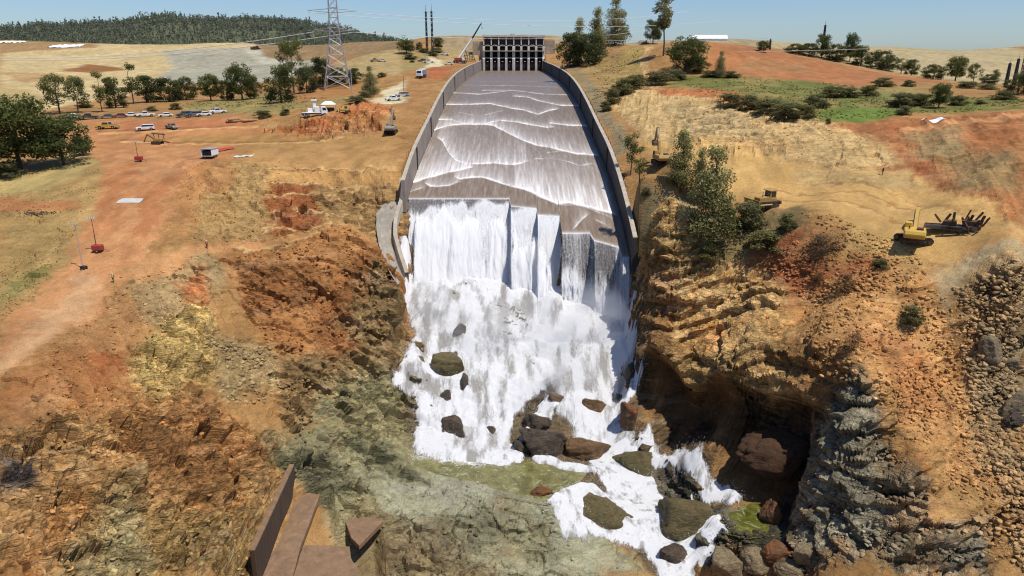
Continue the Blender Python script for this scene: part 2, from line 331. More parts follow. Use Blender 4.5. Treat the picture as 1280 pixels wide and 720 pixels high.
for pts, w in (('340,214 400,211 495,212', 1.6), ('320,231 400,229 492,231', 1.8), ('340,248 420,247 485,250', 1.8), ('345,269 420,267 470,268', 1.8), ('330,289 400,286 470,285', 2.2), ('300,314 360,308 480,312', 2.2),
               ('806,58 803,76 808,98 822,114', 4), ('812,58 809,76 814,98 828,112', 2.2), ('300,305 345,282 350,262', 2)):
        paint(stroke([(x_, y_+w*1.2) for x_, y_ in P(pts)], w*1.3), (142, 92, 50), .5, .3, .7); paint(stroke(P(pts), w), (222, 182, 128), .5, .05, .9)
for k in range(9):                                    # wheel tracks across the haul road
    s = (k-4)*.055
    q = [(230+s*300, 195), (190+s*300, 240), (150+s*330, 290), (115+s*380, 350), (60+s*420, 410), (10+s*420, 460)]
    paint(stroke(q, 1.3), (178, 116, 70) if k % 2 else (220, 170, 122), .6, .03, .5)
for pts in ('150,175 230,178 330,176 430,170', '120,165 220,160 320,155', '960,232 1060,240 1160,262 1280,318', '940,240 1050,252 1150,285 1280,335', '1000,222 1100,232 1180,262 1280,308'):
    paint(stroke(P(pts), 1.6), (160, 108, 58), .5, .03, .85); paint(stroke([(x, y+2.5) for x, y in P(pts)], 1.4), (226, 184, 126), .5, .03, .7)
mw = mask_poly(poly_fan(P('346,596 412,606 420,655 472,660 480,745 262,745')), 1.2, TA, TB); TZ = TZ-2.6*mw; MW2 = np.clip(mask_poly(poly_fan(P('336,590 418,600 426,652 482,655 490,750 240,750')), 2.0, TA, TB)*1.5, 0, 1)
gg = mask_poly(poly_fan(P('830,96 1000,100 1130,118 1280,124 1280,136 1130,142 1060,156 1018,152 900,126 850,116')), 2.)*np.clip(fbm(TX, TY, 0, 14, 5, 97, .62)*3.0+.1, 0, 1)
COL += (gg*.75)[..., None]*(A(164, 138, 82)-COL)
# ------------------------------------------------------------------ relief: ledges, blocks and lumps along the surface normal
def normals(X, Y, Z):
    p = np.stack([X, Y, Z], -1)
    du = np.gradient(p, axis=1); dv = np.gradient(p, axis=0)
    n = np.cross(du, dv); n /= np.linalg.norm(n, axis=-1, keepdims=True)+1e-9
    return n
N0 = normals(TX, TY, TZ)
steep = 1-N0[..., 2]
ROCK = np.clip(ROCK+(.18+.32*sstep(0, 20, TX))*sstep(.25, .6, steep)*sstep(.1, .4, ROCK), 0, 1)
def ledges(x, y, z, d, step, sharp=.75, seed=3):
    t = (x*d[0]+y*d[1]+z*d[2])/step+fbm(x, y, z, 9, 3, seed)*1.5
    k = np.floor(t); f = t-k
    return (sstep(1-sharp*.35, 1, f)+k-t)*step
nearfade = 1-sstep(170, 330, TY)
right = sstep(0, 20, TX)
disp = ROCK*(fbm(TX, TY, TZ, 18, 4, 31, .5, True)*1.5+fbm(TX, TY, TZ, 5, 3, 41, .5)*.8)*(.3+.7*nearfade)
dL = np.array([.35, .30, .89]); dR = np.array([-.35, -.1, .93])
lL = ledges(TX, TY, TZ, dL, 2.6); lR = ledges(TX, TY, TZ, dR, 2.2)
disp += np.clip(ROCK*1.5-.5, 0, 1)*nearfade*(lL*(1-right)*.42+lR*right*.75)
# fractured blocks: every block of rock sits at its own height and tilt
BLK = np.zeros(TX.shape, np.float32); CRK = np.zeros(TX.shape, np.float32)
selr = (ROCK > .12) & (TY < 260)
pp = np.stack([TX[selr], TY[selr], TZ[selr]], -1)
pp = pp+np.stack([fbm(pp[:, 0], pp[:, 1], pp[:, 2], 3.5, 3, s_) for s_ in (33, 36, 39)], -1)*1.1
def basis(d):
    d = np.array(d)/np.linalg.norm(d); e1 = np.cross(d, [0, 1, 0]); e1 /= np.linalg.norm(e1); return np.stack([e1, np.cross(d, e1), d])
rs = ROCK[selr]; rt = right[selr]
for sc, amp, tilt, sd in ((5.5, .85, .55, 1), (2.1, .42, .5, 2), (.85, .17, .45, 3)):
    out = 0; br = 0; cr_ = 0
    for dd, wgt in ((dL, 1-rt), (dR, rt)):
        q = pp@basis(dd).T/np.array([sc*1.5, sc, sc*.55])
        rnd, off, f1, f21 = worley(q, sd)
        out = out+wgt*((rnd[:, 0]-.5)*2*amp+(off*(rnd-.5)).sum(1)*tilt*sc*.9-np.exp(-f21/.07)*amp*.55)
        br = br+wgt*(rnd[:, 1]-.5); cr_ = cr_+wgt*np.exp(-f21/.06)
        disp[selr] += out*np.clip(rs*1.35-.18, 0, 1)*(1-rt*{1: .25, 2: .55, 3: .6}[sd])
    BLK[selr] += br*{1: .9, 2: .8, 3: .6}[sd]; CRK[selr] = np.maximum(CRK[selr], cr_)
def gully(px, dx, dy, w, L, amp, sd):               # rain-cut gullies running down a bank
    gm = mask_poly(poly_fan(P(px)), 4.); u = TX*dy-TY*dx; v = TX*dx+TY*dy
    g_ = fbm(u/w, v/L, 0, 1.0, 4, sd, .55, True); return gm*g_*amp, gm, g_
for a_ in (('225,200 495,214 495,322 240,335', .55, -.83, 2.6, 13, .95, 301), ('325,162 395,148 460,126 492,136 482,168 400,176', .1, -.99, 2.2, 11, 1.3, 303), ('765,130 790,114 870,110 1010,146 1085,172 1140,210 1000,204 880,194 800,175', -.2, -.98, 3.0, 14, .9, 305), ('1040,160 1130,148 1280,138 1280,302 1180,245 1140,212 1085,172', -.35, -.93, 3.5, 18, .8, 307), ('60,440 140,360 260,320 290,345 250,420 200,500 100,540', .7, -.7, 2.4, 12, .7, 309)):
    d_, gm, g_ = gully(*a_); disp += d_; COL *= (1+gm*.34*g_)[..., None]
disp += (1-ROCK)*fbm(TX, TY, TZ, 9, 4, 51)*.16+ROCK*fbm(TX, TY, TZ, 1.3, 3, 61, .6)*.28*nearfade
disp += sstep(250, 500, TY)*fbm(TX, TY, 0, 60, 4, 71)*1.5*(np.abs(TX) > 60)
safe = sstep(HW+2, HW+6, np.abs(TX))+sstep(0, -3, TY-edge_y(TX)); safe = np.clip(safe, 0, 1)
disp *= safe*(1-.8*POOLW)*(1-.93*MW2)
VX = TX+N0[..., 0]*disp; VY = TY+N0[..., 1]*disp; VZ = TZ+N0[..., 2]*disp
# undercut cave in the right bank: the face is pushed back into the hill below the lip
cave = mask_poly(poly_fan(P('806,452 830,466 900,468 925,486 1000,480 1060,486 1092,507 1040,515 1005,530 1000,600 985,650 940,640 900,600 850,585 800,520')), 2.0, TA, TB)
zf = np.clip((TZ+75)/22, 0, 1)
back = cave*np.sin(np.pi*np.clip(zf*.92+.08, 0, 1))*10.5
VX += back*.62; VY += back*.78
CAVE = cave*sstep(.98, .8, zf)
COL += CAVE[..., None]*(A(104, 74, 48)-COL)*.85  # undercut walls painted darker to deepen the cave's shade
# colour break-up at several scales
lf = fbm(TX, TY, TZ, 22, 4, 81); mf = fbm(TX, TY, TZ, 5, 4, 91); hf = fbm(TX, TY, TZ, .9, 3, 101)
rust = np.clip(fbm(TX, TY, TZ, 12, 5, 111, .6)*2.4-.35, 0, 1)*np.clip(ROCK*1.3, 0, 1)
pale = np.clip(fbm(TX, TY, TZ, 7, 4, 121, .6)*2.6-.45, 0, 1)*np.clip(ROCK*1.3, 0, 1)
COL *= np.array([1.0, .99, .80], np.float32); COL += .11*(COL.mean(-1, keepdims=True)-COL)
softn = fbm(TX*1.0, TY*.6, 0, 3.2, 5, 95, .65)
COL *= (1+(1-ROCK)*.42*softn)[..., None]
COL *= (1+.22*lf+(.10+.22*ROCK)*mf+(.06+.16*ROCK)*hf)[..., None]
COL += rust[..., None]*(COL*np.array([1.02, .70, .48])-COL)*.75
COL += pale[..., None]*(COL*1.45+.02-COL)*.6
COL *= (1+.42*BLK*np.clip(ROCK*1.2, 0, 1))[..., None]; COL *= (1-.32*CRK*np.clip(ROCK*1.1-.1, 0, 1))[..., None]
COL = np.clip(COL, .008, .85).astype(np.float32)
VZ32 = VZ
def ground(x, y):
    """height of the finished ground"""
    x = np.asarray(x, float); y = np.asarray(y, float)
    a = np.clip((x/y-a_cols[0])/.0026, 0, len(a_cols)-1.001); bb = np.clip(np.interp(np.log(y), b_rows, np.arange(len(b_rows))), 0, len(b_rows)-1.001)
    i = a.astype(int); j = bb.astype(int); fa = a-i; fb = bb-j
    return (VZ[j, i]*(1-fa)+VZ[j, i+1]*fa)*(1-fb)+(VZ[j+1, i]*(1-fa)+VZ[j+1, i+1]*fa)*fb
def gat(px, py): return at(px, py, ground)
nr, nc = TX.shape
me = mesh_np('terrain', np.stack([VX, VY, VZ], -1).reshape(-1, 3), grid_quads(nr, nc), smooth=False)
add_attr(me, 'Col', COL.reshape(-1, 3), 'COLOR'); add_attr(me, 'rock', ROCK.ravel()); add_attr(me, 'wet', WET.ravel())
def terrain_mat():
    s = NT('terrain'); geo = s.n('ShaderNodeNewGeometry').outputs['Position']
    base = s.attr('Col', 'Color'); rock = s.attr('rock'); wet = s.attr('wet')
    n1 = s.noise(.9, 8, .68, geo, .3); n2 = s.noise(4.5, 6, .7, geo)
    mp = s.n('ShaderNodeMapping'); mp.inputs['Rotation'].default_value = (.5, .55, .3); mp.inputs['Scale'].default_value = (.25, .35, 2.2); s.l(geo, mp.inputs[0])
    n3 = s.noise(1.1, 7, .65, mp.outputs[0], .8); n4 = s.noise(.16, 7, .68, mp.outputs[0], 1.2); n5 = s.noise(.22, 7, .7, geo, 1.5)
    v = s.n('ShaderNodeTexVoronoi', feature='DISTANCE_TO_EDGE'); v.inputs['Scale'].default_value = .55; 
    wv = s.n('ShaderNodeMixRGB', blend_type='ADD'); wv.inputs[0].default_value = 1.6; s.l(mp.outputs[0], wv.inputs[1]); s.l(n1.outputs['Color'], wv.inputs[2]); s.l(wv.outputs[0], v.inputs['Vector'])
    crack = s.ramp(v.outputs['Distance'], [(0, .18), (.06, 1.)])
    f1 = s.ramp(n1.outputs[0], [(.28, .58), (.5, 1.), (.72, 1.42)]); f2 = s.ramp(n2.outputs[0], [(.3, .68), (.7, 1.32)]); f3 = s.ramp(n3.outputs[0], [(.32, .55), (.5, 1.), (.68, 1.4)])
    c1 = s.mix(s.math('MULTIPLY_ADD', rock, .5), base, s.mix(1., base, f1, 'MULTIPLY'))
    nd = c1.node
    amt = s.math('MULTIPLY', rock, .9, True)
    amt2 = s.math('ADD', amt, .25, True)
    s.l(amt2, nd.inputs[0])
    c2 = s.mix(1., c1, f2, 'MULTIPLY'); c3 = s.mix(amt, c2, s.mix(1., c2, f3, 'MULTIPLY'))
    c3 = s.mix(s.math('MULTIPLY', s.ramp(n4.outputs[0], [(.54, 0.), (.60, .75)]), rock), c3, s.mix(.35, s.mix(1., c3, (1.75, 1.7, 1.6), 'MULTIPLY'), (.42, .36, .24)))
    c3 = s.mix(s.math('MULTIPLY', s.ramp(n5.outputs[0], [(.55, 0.), (.66, .8)]), s.math('MULTIPLY_ADD', rock, .7)), c3, s.mix(1., c3, (1.08, .78, .56), 'MULTIPLY')); c3.node.inputs[0].links[0].from_node.inputs[1].links[0].from_node.inputs[2].default_value = .25
    c3 = s.mix(s.math('MULTIPLY', s.ramp(n5.outputs[0], [(.33, .75), (.43, 0.)]), s.math('MULTIPLY_ADD', rock, .7)), c3, s.mix(1., c3, (.72, .70, .68), 'MULTIPLY')); c3.node.inputs[0].links[0].from_node.inputs[1].links[0].from_node.inputs[2].default_value = .15
    c4 = s.mix(s.math('MULTIPLY', rock, .55), c3, s.mix(1., c3, crack, 'MULTIPLY'))
    h = s.math('ADD', s.math('MULTIPLY', n1.outputs[0], .9), s.math('ADD', s.math('MULTIPLY', n3.outputs[0], .8), s.math('MULTIPLY', n2.outputs[0], .22)))
    h = s.math('ADD', h, s.math('MULTIPLY', crack, .25))
    bp = s.n('ShaderNodeBump'); bp.inputs['Distance'].default_value = 1.0; s.l(s.math('MULTIPLY_ADD', rock, .75), bp.inputs['Strength']); bp.inputs['Strength'].links[0].from_node.inputs[2].default_value = .10
    s.l(h, bp.inputs['Height'])
    p = s.n('ShaderNodeBsdfPrincipled'); s.l(c4, p.inputs['Base Color']); s.l(bp.outputs[0], p.inputs['Normal'])
    s.l(s.math('MULTIPLY_ADD', wet, -.5), p.inputs['Roughness']); p.inputs['Roughness'].links[0].from_node.inputs[2].default_value = .92
    s.l(s.math('MULTIPLY_ADD', wet, .5), p.inputs['Specular IOR Level']); p.inputs['Specular IOR Level'].links[0].from_node.inputs[2].default_value = .15
    s.l(p.outputs[0], s.out.inputs[0]); return s.m
link('terrain', me, terrain_mat(), kind='structure')
# ------------------------------------------------------------------ small-mesh builder for things and their parts
class MB:
    def __init__(s): s.v = []; s.f = []
    def add(s, vs, fs, M=None):
        o = len(s.v)
        if M is not None: vs = [tuple(M @ Vector(v)) for v in vs]
        s.v += [tuple(map(float, v)) for v in vs]; s.f += [tuple(i+o for i in f) for f in fs]; return s
    def box(s, c, d, M=None, taper=(1, 1)):
        x, y, z = c; a, b, h = d[0]/2, d[1]/2, d[2]/2; tx, ty = taper
        vs = [(x-a, y-b, z-h), (x+a, y-b, z-h), (x+a, y+b, z-h), (x-a, y+b, z-h), (x-a*tx, y-b*ty, z+h), (x+a*tx, y-b*ty, z+h), (x+a*tx, y+b*ty, z+h), (x-a*tx, y+b*ty, z+h)]
        return s.add(vs, [(3, 2, 1, 0), (4, 5, 6, 7), (0, 1, 5, 4), (1, 2, 6, 5), (2, 3, 7, 6), (3, 0, 4, 7)], M)
    def tube(s, p, q, r0, r1=None, n=8, caps=True):
        p = Vector(p); q = Vector(q); r1 = r0 if r1 is None else r1
        z = (q-p).normalized(); x = z.orthogonal().normalized(); y = z.cross(x)
        vs = []
        for c, r in ((p, r0), (q, r1)):
            for k in range(n):
                t = 2*math.pi*(k+.5)/n; vs.append(c+x*(r*math.cos(t))+y*(r*math.sin(t)))
        fs = [(k, (k+1) % n, n+(k+1) % n, n+k) for k in range(n)]
        if caps: fs += [tuple(range(n))[::-1], tuple(range(n, 2*n))]
        return s.add(vs, fs)
    def bar(s, p, q, w, h=None): return s.tube(p, q, w*.707, w*.707, 4)
    def prism(s, prof, y0, y1, M=None):              # profile in x-z, extruded along y
        n = len(prof)
        vs = [(x, y0, z) for x, z in prof]+[(x, y1, z) for x, z in prof]
        fs = [tuple(range(n)), tuple(range(n, 2*n))[::-1]]+[(k, n+k, n+(k+1) % n, (k+1) % n) for k in range(n)]
        return s.add(vs, fs, M)
    def build(s, name, mat, parent=None, smooth=False, bevel=0, **props):
        me = bpy.data.meshes.new(name); me.from_pydata(s.v, [], s.f); me.update()
        import bmesh
        bm = bmesh.new(); bm.from_mesh(me); bmesh.ops.recalc_face_normals(bm, faces=bm.faces)
        if bevel: bmesh.ops.bevel(bm, geom=list(bm.edges), offset=bevel, segments=1, affect='EDGES', clamp_overlap=True)
        bm.to_mesh(me); bm.free()
        if smooth:
            for p in me.polygons: p.use_smooth = True
        return link(name, me, mat, parent, **props)
def simple_mat(name, c, rough=.7, metal=0, vary=.15, nscale=1.5, bump=0, spec=.4, dirt=None):
    s = NT(name); geo = s.n('ShaderNodeTexCoord').outputs['Object']
    n = s.noise(nscale, 5, .6, geo); n2 = s.noise(nscale*6, 4, .6, geo)
    f = s.ramp(n.outputs[0], [(.25, 1-vary), (.75, 1+vary)]); f2 = s.ramp(n2.outputs[0], [(.3, 1-vary*.5), (.7, 1+vary*.5)])
    c1 = s.mix(1., s.mix(1., tuple(c), f, 'MULTIPLY'), f2, 'MULTIPLY')
    if dirt is not None: c1 = s.mix(s.ramp(n.outputs[0], [(.45, 0.), (.7, .55)]), c1, tuple(dirt))
    p = s.n('ShaderNodeBsdfPrincipled'); s.l(c1, p.inputs['Base Color']); p.inputs['Roughness'].default_value = rough; p.inputs['Metallic'].default_value = metal
    p.inputs['Specular IOR Level'].default_value = spec
    if bump:
        b = s.n('ShaderNodeBump'); b.inputs['Strength'].default_value = bump; s.l(n2.outputs[0], b.inputs['Height']); s.l(b.outputs[0], p.inputs['Normal'])
    s.l(p.outputs[0], s.out.inputs[0]); return s.m
MAT = {}
def mat(name, *a, **k):
    if name not in MAT: MAT[name] = simple_mat(name, *a, **k)
    return MAT[name]
def thing(name, label, cat, loc=(0, 0, 0), rz=0, group=None, scale=1):
    o = bpy.data.objects.new(name, None); col.objects.link(o); o.location = loc; o.rotation_euler = (0, 0, rz); o.scale = (scale,)*3
    o.empty_display_size = .5; o['label'] = label; o['category'] = cat
    if group: o['group'] = group
    return o
def tag(o, label, cat, group=None):
    o['label'] = label; o['category'] = cat
    if group: o['group'] = group
    return o
# ------------------------------------------------------------------ concrete chute
def concrete_mat(name, c, streak=.35, nscale=.25, rough=.85, joint=6.1):
    s = NT(name); geo = s.n('ShaderNodeNewGeometry').outputs['Position']
    n = s.noise(nscale, 6, .65, geo); n2 = s.noise(2.2, 6, .7, geo)
    mp = s.n('ShaderNodeMapping'); mp.inputs['Scale'].default_value = (.9, .9, .05); s.l(geo, mp.inputs[0]); n3 = s.noise(1.3, 5, .6, mp.outputs[0])
    c1 = s.mix(1., tuple(c), s.ramp(n.outputs[0], [(.3, .78), (.7, 1.2)]), 'MULTIPLY')
    c1 = s.mix(1., c1, s.ramp(n3.outputs[0], [(.3, 1-streak), (.7, 1+streak*.6)]), 'MULTIPLY'); c1 = s.mix(1., c1, s.ramp(n2.outputs[0], [(.3, .85), (.7, 1.12)]), 'MULTIPLY')
    sep = s.n('ShaderNodeSeparateXYZ'); s.l(geo, sep.inputs[0])
    fr = s.math('FRACT', s.math('DIVIDE', sep.outputs[1], joint)); j = s.ramp(fr, [(0, .62), (.02, 1.)])
    c1 = s.mix(1., c1, j, 'MULTIPLY')
    p = s.n('ShaderNodeBsdfPrincipled'); s.l(c1, p.inputs['Base Color']); p.inputs['Roughness'].default_value = rough
    b = s.n('ShaderNodeBump'); b.inputs['Strength'].default_value = .25; s.l(n2.outputs[0], b.inputs['Height']); s.l(b.outputs[0], p.inputs['Normal'])
    s.l(p.outputs[0], s.out.inputs[0]); return s.m
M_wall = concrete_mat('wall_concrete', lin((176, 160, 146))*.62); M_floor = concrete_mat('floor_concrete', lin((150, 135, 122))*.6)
M_wall_shade = concrete_mat('shaded_concrete', lin((112, 104, 100))*.22, .3)  # right wall's shade is painted into this darker colour; joint ribs share it
M_cap = concrete_mat('coping_concrete', lin((205, 190, 170))*.7, .2)
def sweep(name, prof_f, ys, matl, parent, smooth=False):
    """extrude a cross-section (x, z offsets from the chute floor) along the chute"""
    vs = []; k = None
    for y in ys:
        p = prof_f(y); k = len(p); vs += [(x, y, chute_z(y)+dz) for x, dz in p]
    n = len(ys); q = []
    for i in range(n-1):
        for j in range(k): q.append((i*k+j, i*k+(j+1) % k, (i+1)*k+(j+1) % k, (i+1)*k+j))
    mb = MB(); mb.add(vs, q+[tuple(range(k))[::-1], tuple((n-1)*k+i for i in range(k))])
    return mb.build(name, matl, parent, smooth)
chute = thing('spillway_chute', 'long straight concrete spillway chute with high side walls, broken off above the white falls', 'spillway', (0, 0, 0))
# floor slab: cut along the broken edge
xs = np.unique(np.r_[np.linspace(-HW, HW, 55), EDGE[:, 0], EDGE[:, 0]+.02]); xs = xs[(xs >= -HW) & (xs <= HW)]
tt = np.linspace(0, 1, 120)**1.6
FX = np.repeat(xs[None], len(tt), 0); FY = edge_y(FX)+tt[:, None]*(668-edge_y(FX)); FZ = chute_z(FY)
top = np.stack([FX, FY, FZ], -1); bot = top.copy(); bot[..., 2] -= 1.3
nt_, nx_ = FX.shape; q = grid_quads(nt_, nx_); N_ = nt_*nx_
e = np.arange(nx_-1); ring = np.stack([e, e+N_, e+1+N_, e+1], -1)
link('chute_floor', mesh_np('chute_floor', np.r_[top.reshape(-1, 3), bot.reshape(-1, 3)], np.r_[q, q[:, ::-1]+N_, ring], smooth=False), M_floor, chute)
for sgn, y0, m_ in ((-1, EDGE[0, 1]-3.5, M_wall), (1, edge_y(HW)-2.0, M_wall_shade)):
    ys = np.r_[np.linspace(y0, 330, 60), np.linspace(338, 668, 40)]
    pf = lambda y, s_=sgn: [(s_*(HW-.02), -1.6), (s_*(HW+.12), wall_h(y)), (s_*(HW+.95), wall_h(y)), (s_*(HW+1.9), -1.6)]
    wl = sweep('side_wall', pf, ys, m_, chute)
    cp = lambda y, s_=sgn: [(s_*(HW+.05), wall_h(y)+.003), (s_*(HW+.05), wall_h(y)+.28), (s_*(HW+1.05), wall_h(y)+.28), (s_*(HW+1.05), wall_h(y)+.003)]
    sweep('coping', cp, ys, M_cap, wl)
    for k, yj in enumerate((206, 245, 292, 352, 430, 520)):            # drain pipes and joint ribs on the inner face
        rib = MB(); z0 = chute_z(yj); h = wall_h(yj)
        rib.box((sgn*(HW-.10), yj, z0+h*.5), (.30, .5, h*.98)); rib.build('joint_rib', M_wall_shade, wl)
# torn left end of the wall: curled slab and pale grout apron hanging on the bank
apr = []
rowsL = [[(498, 252), (478, 256), (470, 268)], [(496, 268), (476, 272), (470, 286)], [(490, 286), (476, 296), (473, 306)], [(488, 304), (480, 312), (478, 320)], [(494, 326), (488, 332), (485, 338)], [(502, 345), (498, 350), (494, 354)]]
aprw = []
for r_ in rowsL:
    aprw.append([gat(*p_)+np.array([.25, -.9, .35]) for p_ in r_])
aprw = np.array(aprw)
def up2(g, n):                                       # bilinear refinement of a point grid
    for ax in (0, 1):
        idx = np.linspace(0, g.shape[ax]-1, (g.shape[ax]-1)*n+1); i0 = np.clip(np.floor(idx).astype(int), 0, g.shape[ax]-2); f = (idx-i0)
        f = f.reshape((-1, 1, 1) if ax == 0 else (1, -1, 1)); a0 = np.take(g, i0, ax); a1 = np.take(g, i0+1, ax); g = a0*(1-f)+a1*f
    return g
g = up2(aprw, 6); g[..., 2] += vnoise(g[..., 0]*.6, g[..., 1]*.6, g[..., 2]*.6, 5)*.25
nr_, nc_ = g.shape[:2]; b_ = g+np.array([.3, .7, -.7]); gq = grid_quads(nr_, nc_); N_ = nr_*nc_
edge = np.r_[np.arange(nc_), np.arange(1, nr_)*nc_+nc_-1, (nr_-1)*nc_+np.arange(nc_-2, -1, -1), np.arange(nr_-2, 0, -1)*nc_]
e2 = np.roll(edge, -1); ringq = np.stack([edge, edge+N_, e2+N_, e2], -1)
ap = thing('broken_apron', 'pale grey concrete sheet hanging on the bank by the left chute wall', 'concrete slab', tuple(g[0, 0]))
inv = np.array(g[0, 0])
link('apron_slab', mesh_np('apron_slab', np.r_[g.reshape(-1, 3), b_.reshape(-1, 3)]-inv, np.r_[gq, gq[:, ::-1]+N_, ringq], smooth=False), concrete_mat('grout', lin((178, 168, 152))*.72, .2, joint=40), ap)
# curled strip of torn wall
mb = MB(); pts = [on_chute(503, 250)+np.array([-.5, 0, 5.8]), gat(498, 262)+[.6, -1.2, 3.0], gat(491, 280)+[0.6, -1.6, 2.2], gat(489, 300)+[.8, -1.6, 2.0], gat(495, 322)+[1., -1.5, 1.2], gat(502, 340)+[1, -1.3, .2]]
pts = [np.array(p_) for p_ in pts]
for (p0, p1) in zip(pts[:-1], pts[1:]):
    hh = 2.6; mb.add([p0-inv, p1-inv, p1-inv-[0, 0, hh], p0-inv-[0, 0, hh], p0-inv+[.9, .5, 0], p1-inv+[.9, .5, 0], p1-inv+[.9, .5, -hh], p0-inv+[.9, .5, -hh]], [(0, 1, 2, 3), (5, 4, 7, 6), (0, 4, 5, 1), (3, 2, 6, 7)])
mb.build('torn_wall_strip', M_cap, ap)
# ------------------------------------------------------------------ gate structure at the head of the chute
GY = 669.0; gz = chute_z(GY)
gate = thing('spillway_gatehouse', 'concrete gate structure with eight dark gate bays closing the head of the chute', 'gatehouse', (1.5, GY, gz)); gate.scale = (1, 1, .89)
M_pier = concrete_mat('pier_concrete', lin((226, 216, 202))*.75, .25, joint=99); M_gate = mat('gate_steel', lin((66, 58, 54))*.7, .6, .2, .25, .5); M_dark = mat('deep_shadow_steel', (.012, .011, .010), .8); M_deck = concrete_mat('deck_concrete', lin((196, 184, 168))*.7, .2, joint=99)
W = 53.0; bay = W/8; H = 33.0
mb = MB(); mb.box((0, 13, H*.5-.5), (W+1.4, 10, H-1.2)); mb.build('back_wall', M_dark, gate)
for k in range(9):
    x = -W/2+k*bay; wd = 2.6 if k == 4 else 2.1
    mb = MB(); mb.prism([(0, -.6), (5.0, -.6), (5.0, 23.6), (2.6, 23.6), (1.6, 13.5), (0, 11.5)], x-wd/2, x+wd/2, Matrix(((0, 1, 0, 0), (1, 0, 0, 0), (0, 0, 1, 0), (0, 0, 0, 1))))
    mb.box((x, 4.4, 28.4), (1.1, 3.2, 8.2)); mb.build('pier', M_pier, gate, False, .12)
for k in range(8):
    x = -W/2+(k+.5)*bay
    mb = MB(); n = 7
    pr = [(4.2-2.2*math.sin(a), 5.0-5.6*math.cos(a)) for a in np.linspace(0.0, math.pi*.62, n)]
    mb.prism(pr+[(6, pr[-1][1]), (6, -.6)], x-bay/2+.8, x+bay/2-.8, Matrix(((0, 1, 0, 0), (1, 0, 0, 0), (0, 0, 1, 0), (0, 0, 0, 1))))
    gt = mb.build('radial_gate', M_gate, gate)
    for zz in (1.8, 4.2, 6.6):
        m2 = MB(); m2.box((x, 2.0, zz), (bay-1.9, .5, .35)); m2.build('gate_rib', M_gate, gt)
    m2 = MB(); m2.box((x, 1.9, 8.9), (1.5, .6, .8)); m2.build('hoist_bracket', M_pier, gt)
    m3 = MB(); m3.box((x, 6.6, 28.2), (bay-1.35, .4, 7.6)); m3.box((x-1.3, 6.3, 28.2), (.14, .2, 7.4)); m3.box((x+1.3, 6.3, 28.2), (.14, .2, 7.4)); m3.build('stoplog_panel', M_gate, gate)
    m4 = MB(); m4.box((x, 3.4, 23.9), (bay-2.2, 1.6, .9)); m4.box((x, 2.9, 24.5), (bay-3.8, 1.0, .5)); m4.build('hoist_housing', M_pier, gate)
mb = MB(); mb.box((0, 2.3, 18.9), (W+1.6, 5.8, .9)); mb.box((0, 2.0, 12.4), (W+1.2, 1.2, 1.1)); mb.build('bridge_deck', M_deck, gate)
mb = MB()
mb.box((0, -.4, 20.9), (W+2.2, .12, .12)); mb.box((0, -.4, 20.3), (W+2.2, .08, .08))
for k in range(29): mb.box((-W/2-1+k*(W+2)/28, -.4, 20.1), (.12, .12, 1.7))
mb.build('handrail', M_gate, gate)
mb = MB(); mb.box((0, 5.2, 32.7), (W+3.0, 6.4, .8)); mb.box((0, 2.2, 33.5), (W+3.0, .25, .9)); mb.build('roof_deck', M_pier, gate)
for x, d in ((-1.2, (4.5, 3, 2.2)), (9, (6, 3, 1.2)), (16.5, (1.2, 1.2, 1.8)), (23, (5, 3, .9)), (-26, (.4, .4, 2.6))): mb = MB(); mb.box((x, 5, 33.1+d[2]/2), d); mb.build('roof_hut', M_pier, gate)
M_ab = concrete_mat('abutment_concrete', lin((190, 170, 144))*.75, .25, joint=99)
for x, d in ((-W/2-5.5, (9, 8, 29)), (W/2+5.5, (9, 8, 30))): mb = MB(); mb.box((x, 9, d[2]/2-1), d); mb.build('abutment', M_ab, gate)
# ------------------------------------------------------------------ water on the chute: a thin brown sheet with roll waves
FRONTS = [  # (photo px along the crest line, strength, length of the white veil upstream in m)
 ('562,117 600,119 610,118 640,114', .8, 5), ('600,114 640,114 680,119 715,120', .7, 5), ('640,121 660,123 675,128 700,133 733,134', 1, 7),
 ('550,132 580,132 612,131 640,137 655,139 672,145 685,140 700,137', 1, 8), ('572,141 590,145 605,145 630,139', .5, 6),
 ('541,151 555,151 566,152 578,157 602,157 624,152 645,154 665,158 683,161 694,160', 1, 8), ('536,167 552,161 565,158 578,157 606,157 615,158 636,169 655,178 672,184 690,187 720,194 750,196', 1.25, 16), ('684,155 705,158 736,159', 1, 7),
 ('545,172 553,178 560,192 569,202 580,207 590,207 600,207 615,206 640,208 652,206 662,201', 1.2, 22), ('664,200 690,200 705,202 725,209 745,205', .6, 8), ('680,193 700,190 745,197', .5, 6),
 ('505,232 520,229 535,224 560,218 580,214 593,210', 1.4, 26), ('529,228 537,234 545,235 562,233 577,228', .9, 7), ('566,221 575,226 590,224 602,224 620,229 640,235 655,239 665,243 680,249 696,257 706,258', 1.1, 14),
 ('640,234 655,239 668,244 682,251 697,257 712,256 735,262 772,271', 1.5, 24), ('510,243 525,237 531,235', .7, 6), ('715,290 724,280 738,267', .8, 4), ('700,259 718,257 740,264 770,277', .5, 5), ('740,275 755,282 772,294', .5, 4), ('600,108 650,108 700,110', .45, 4), ('575,107 610,108 640,107', .4, 4), ('585,102 640,103 690,103', .3, 4),
]
fr = []
for s_, st, L in FRONTS:
    p = np.array([on_chute(*q)[:2] for q in P(s_)]); o_ = np.argsort(p[:, 0]); fr.append((p[o_], st, L))
xs = np.linspace(-HW+.08, HW-.08, 330)
tt = np.linspace(0, 1, 900)**1.5
WX = np.repeat(xs[None], len(tt), 0); WY = edge_y(WX)+tt[:, None]*(667-edge_y(WX))
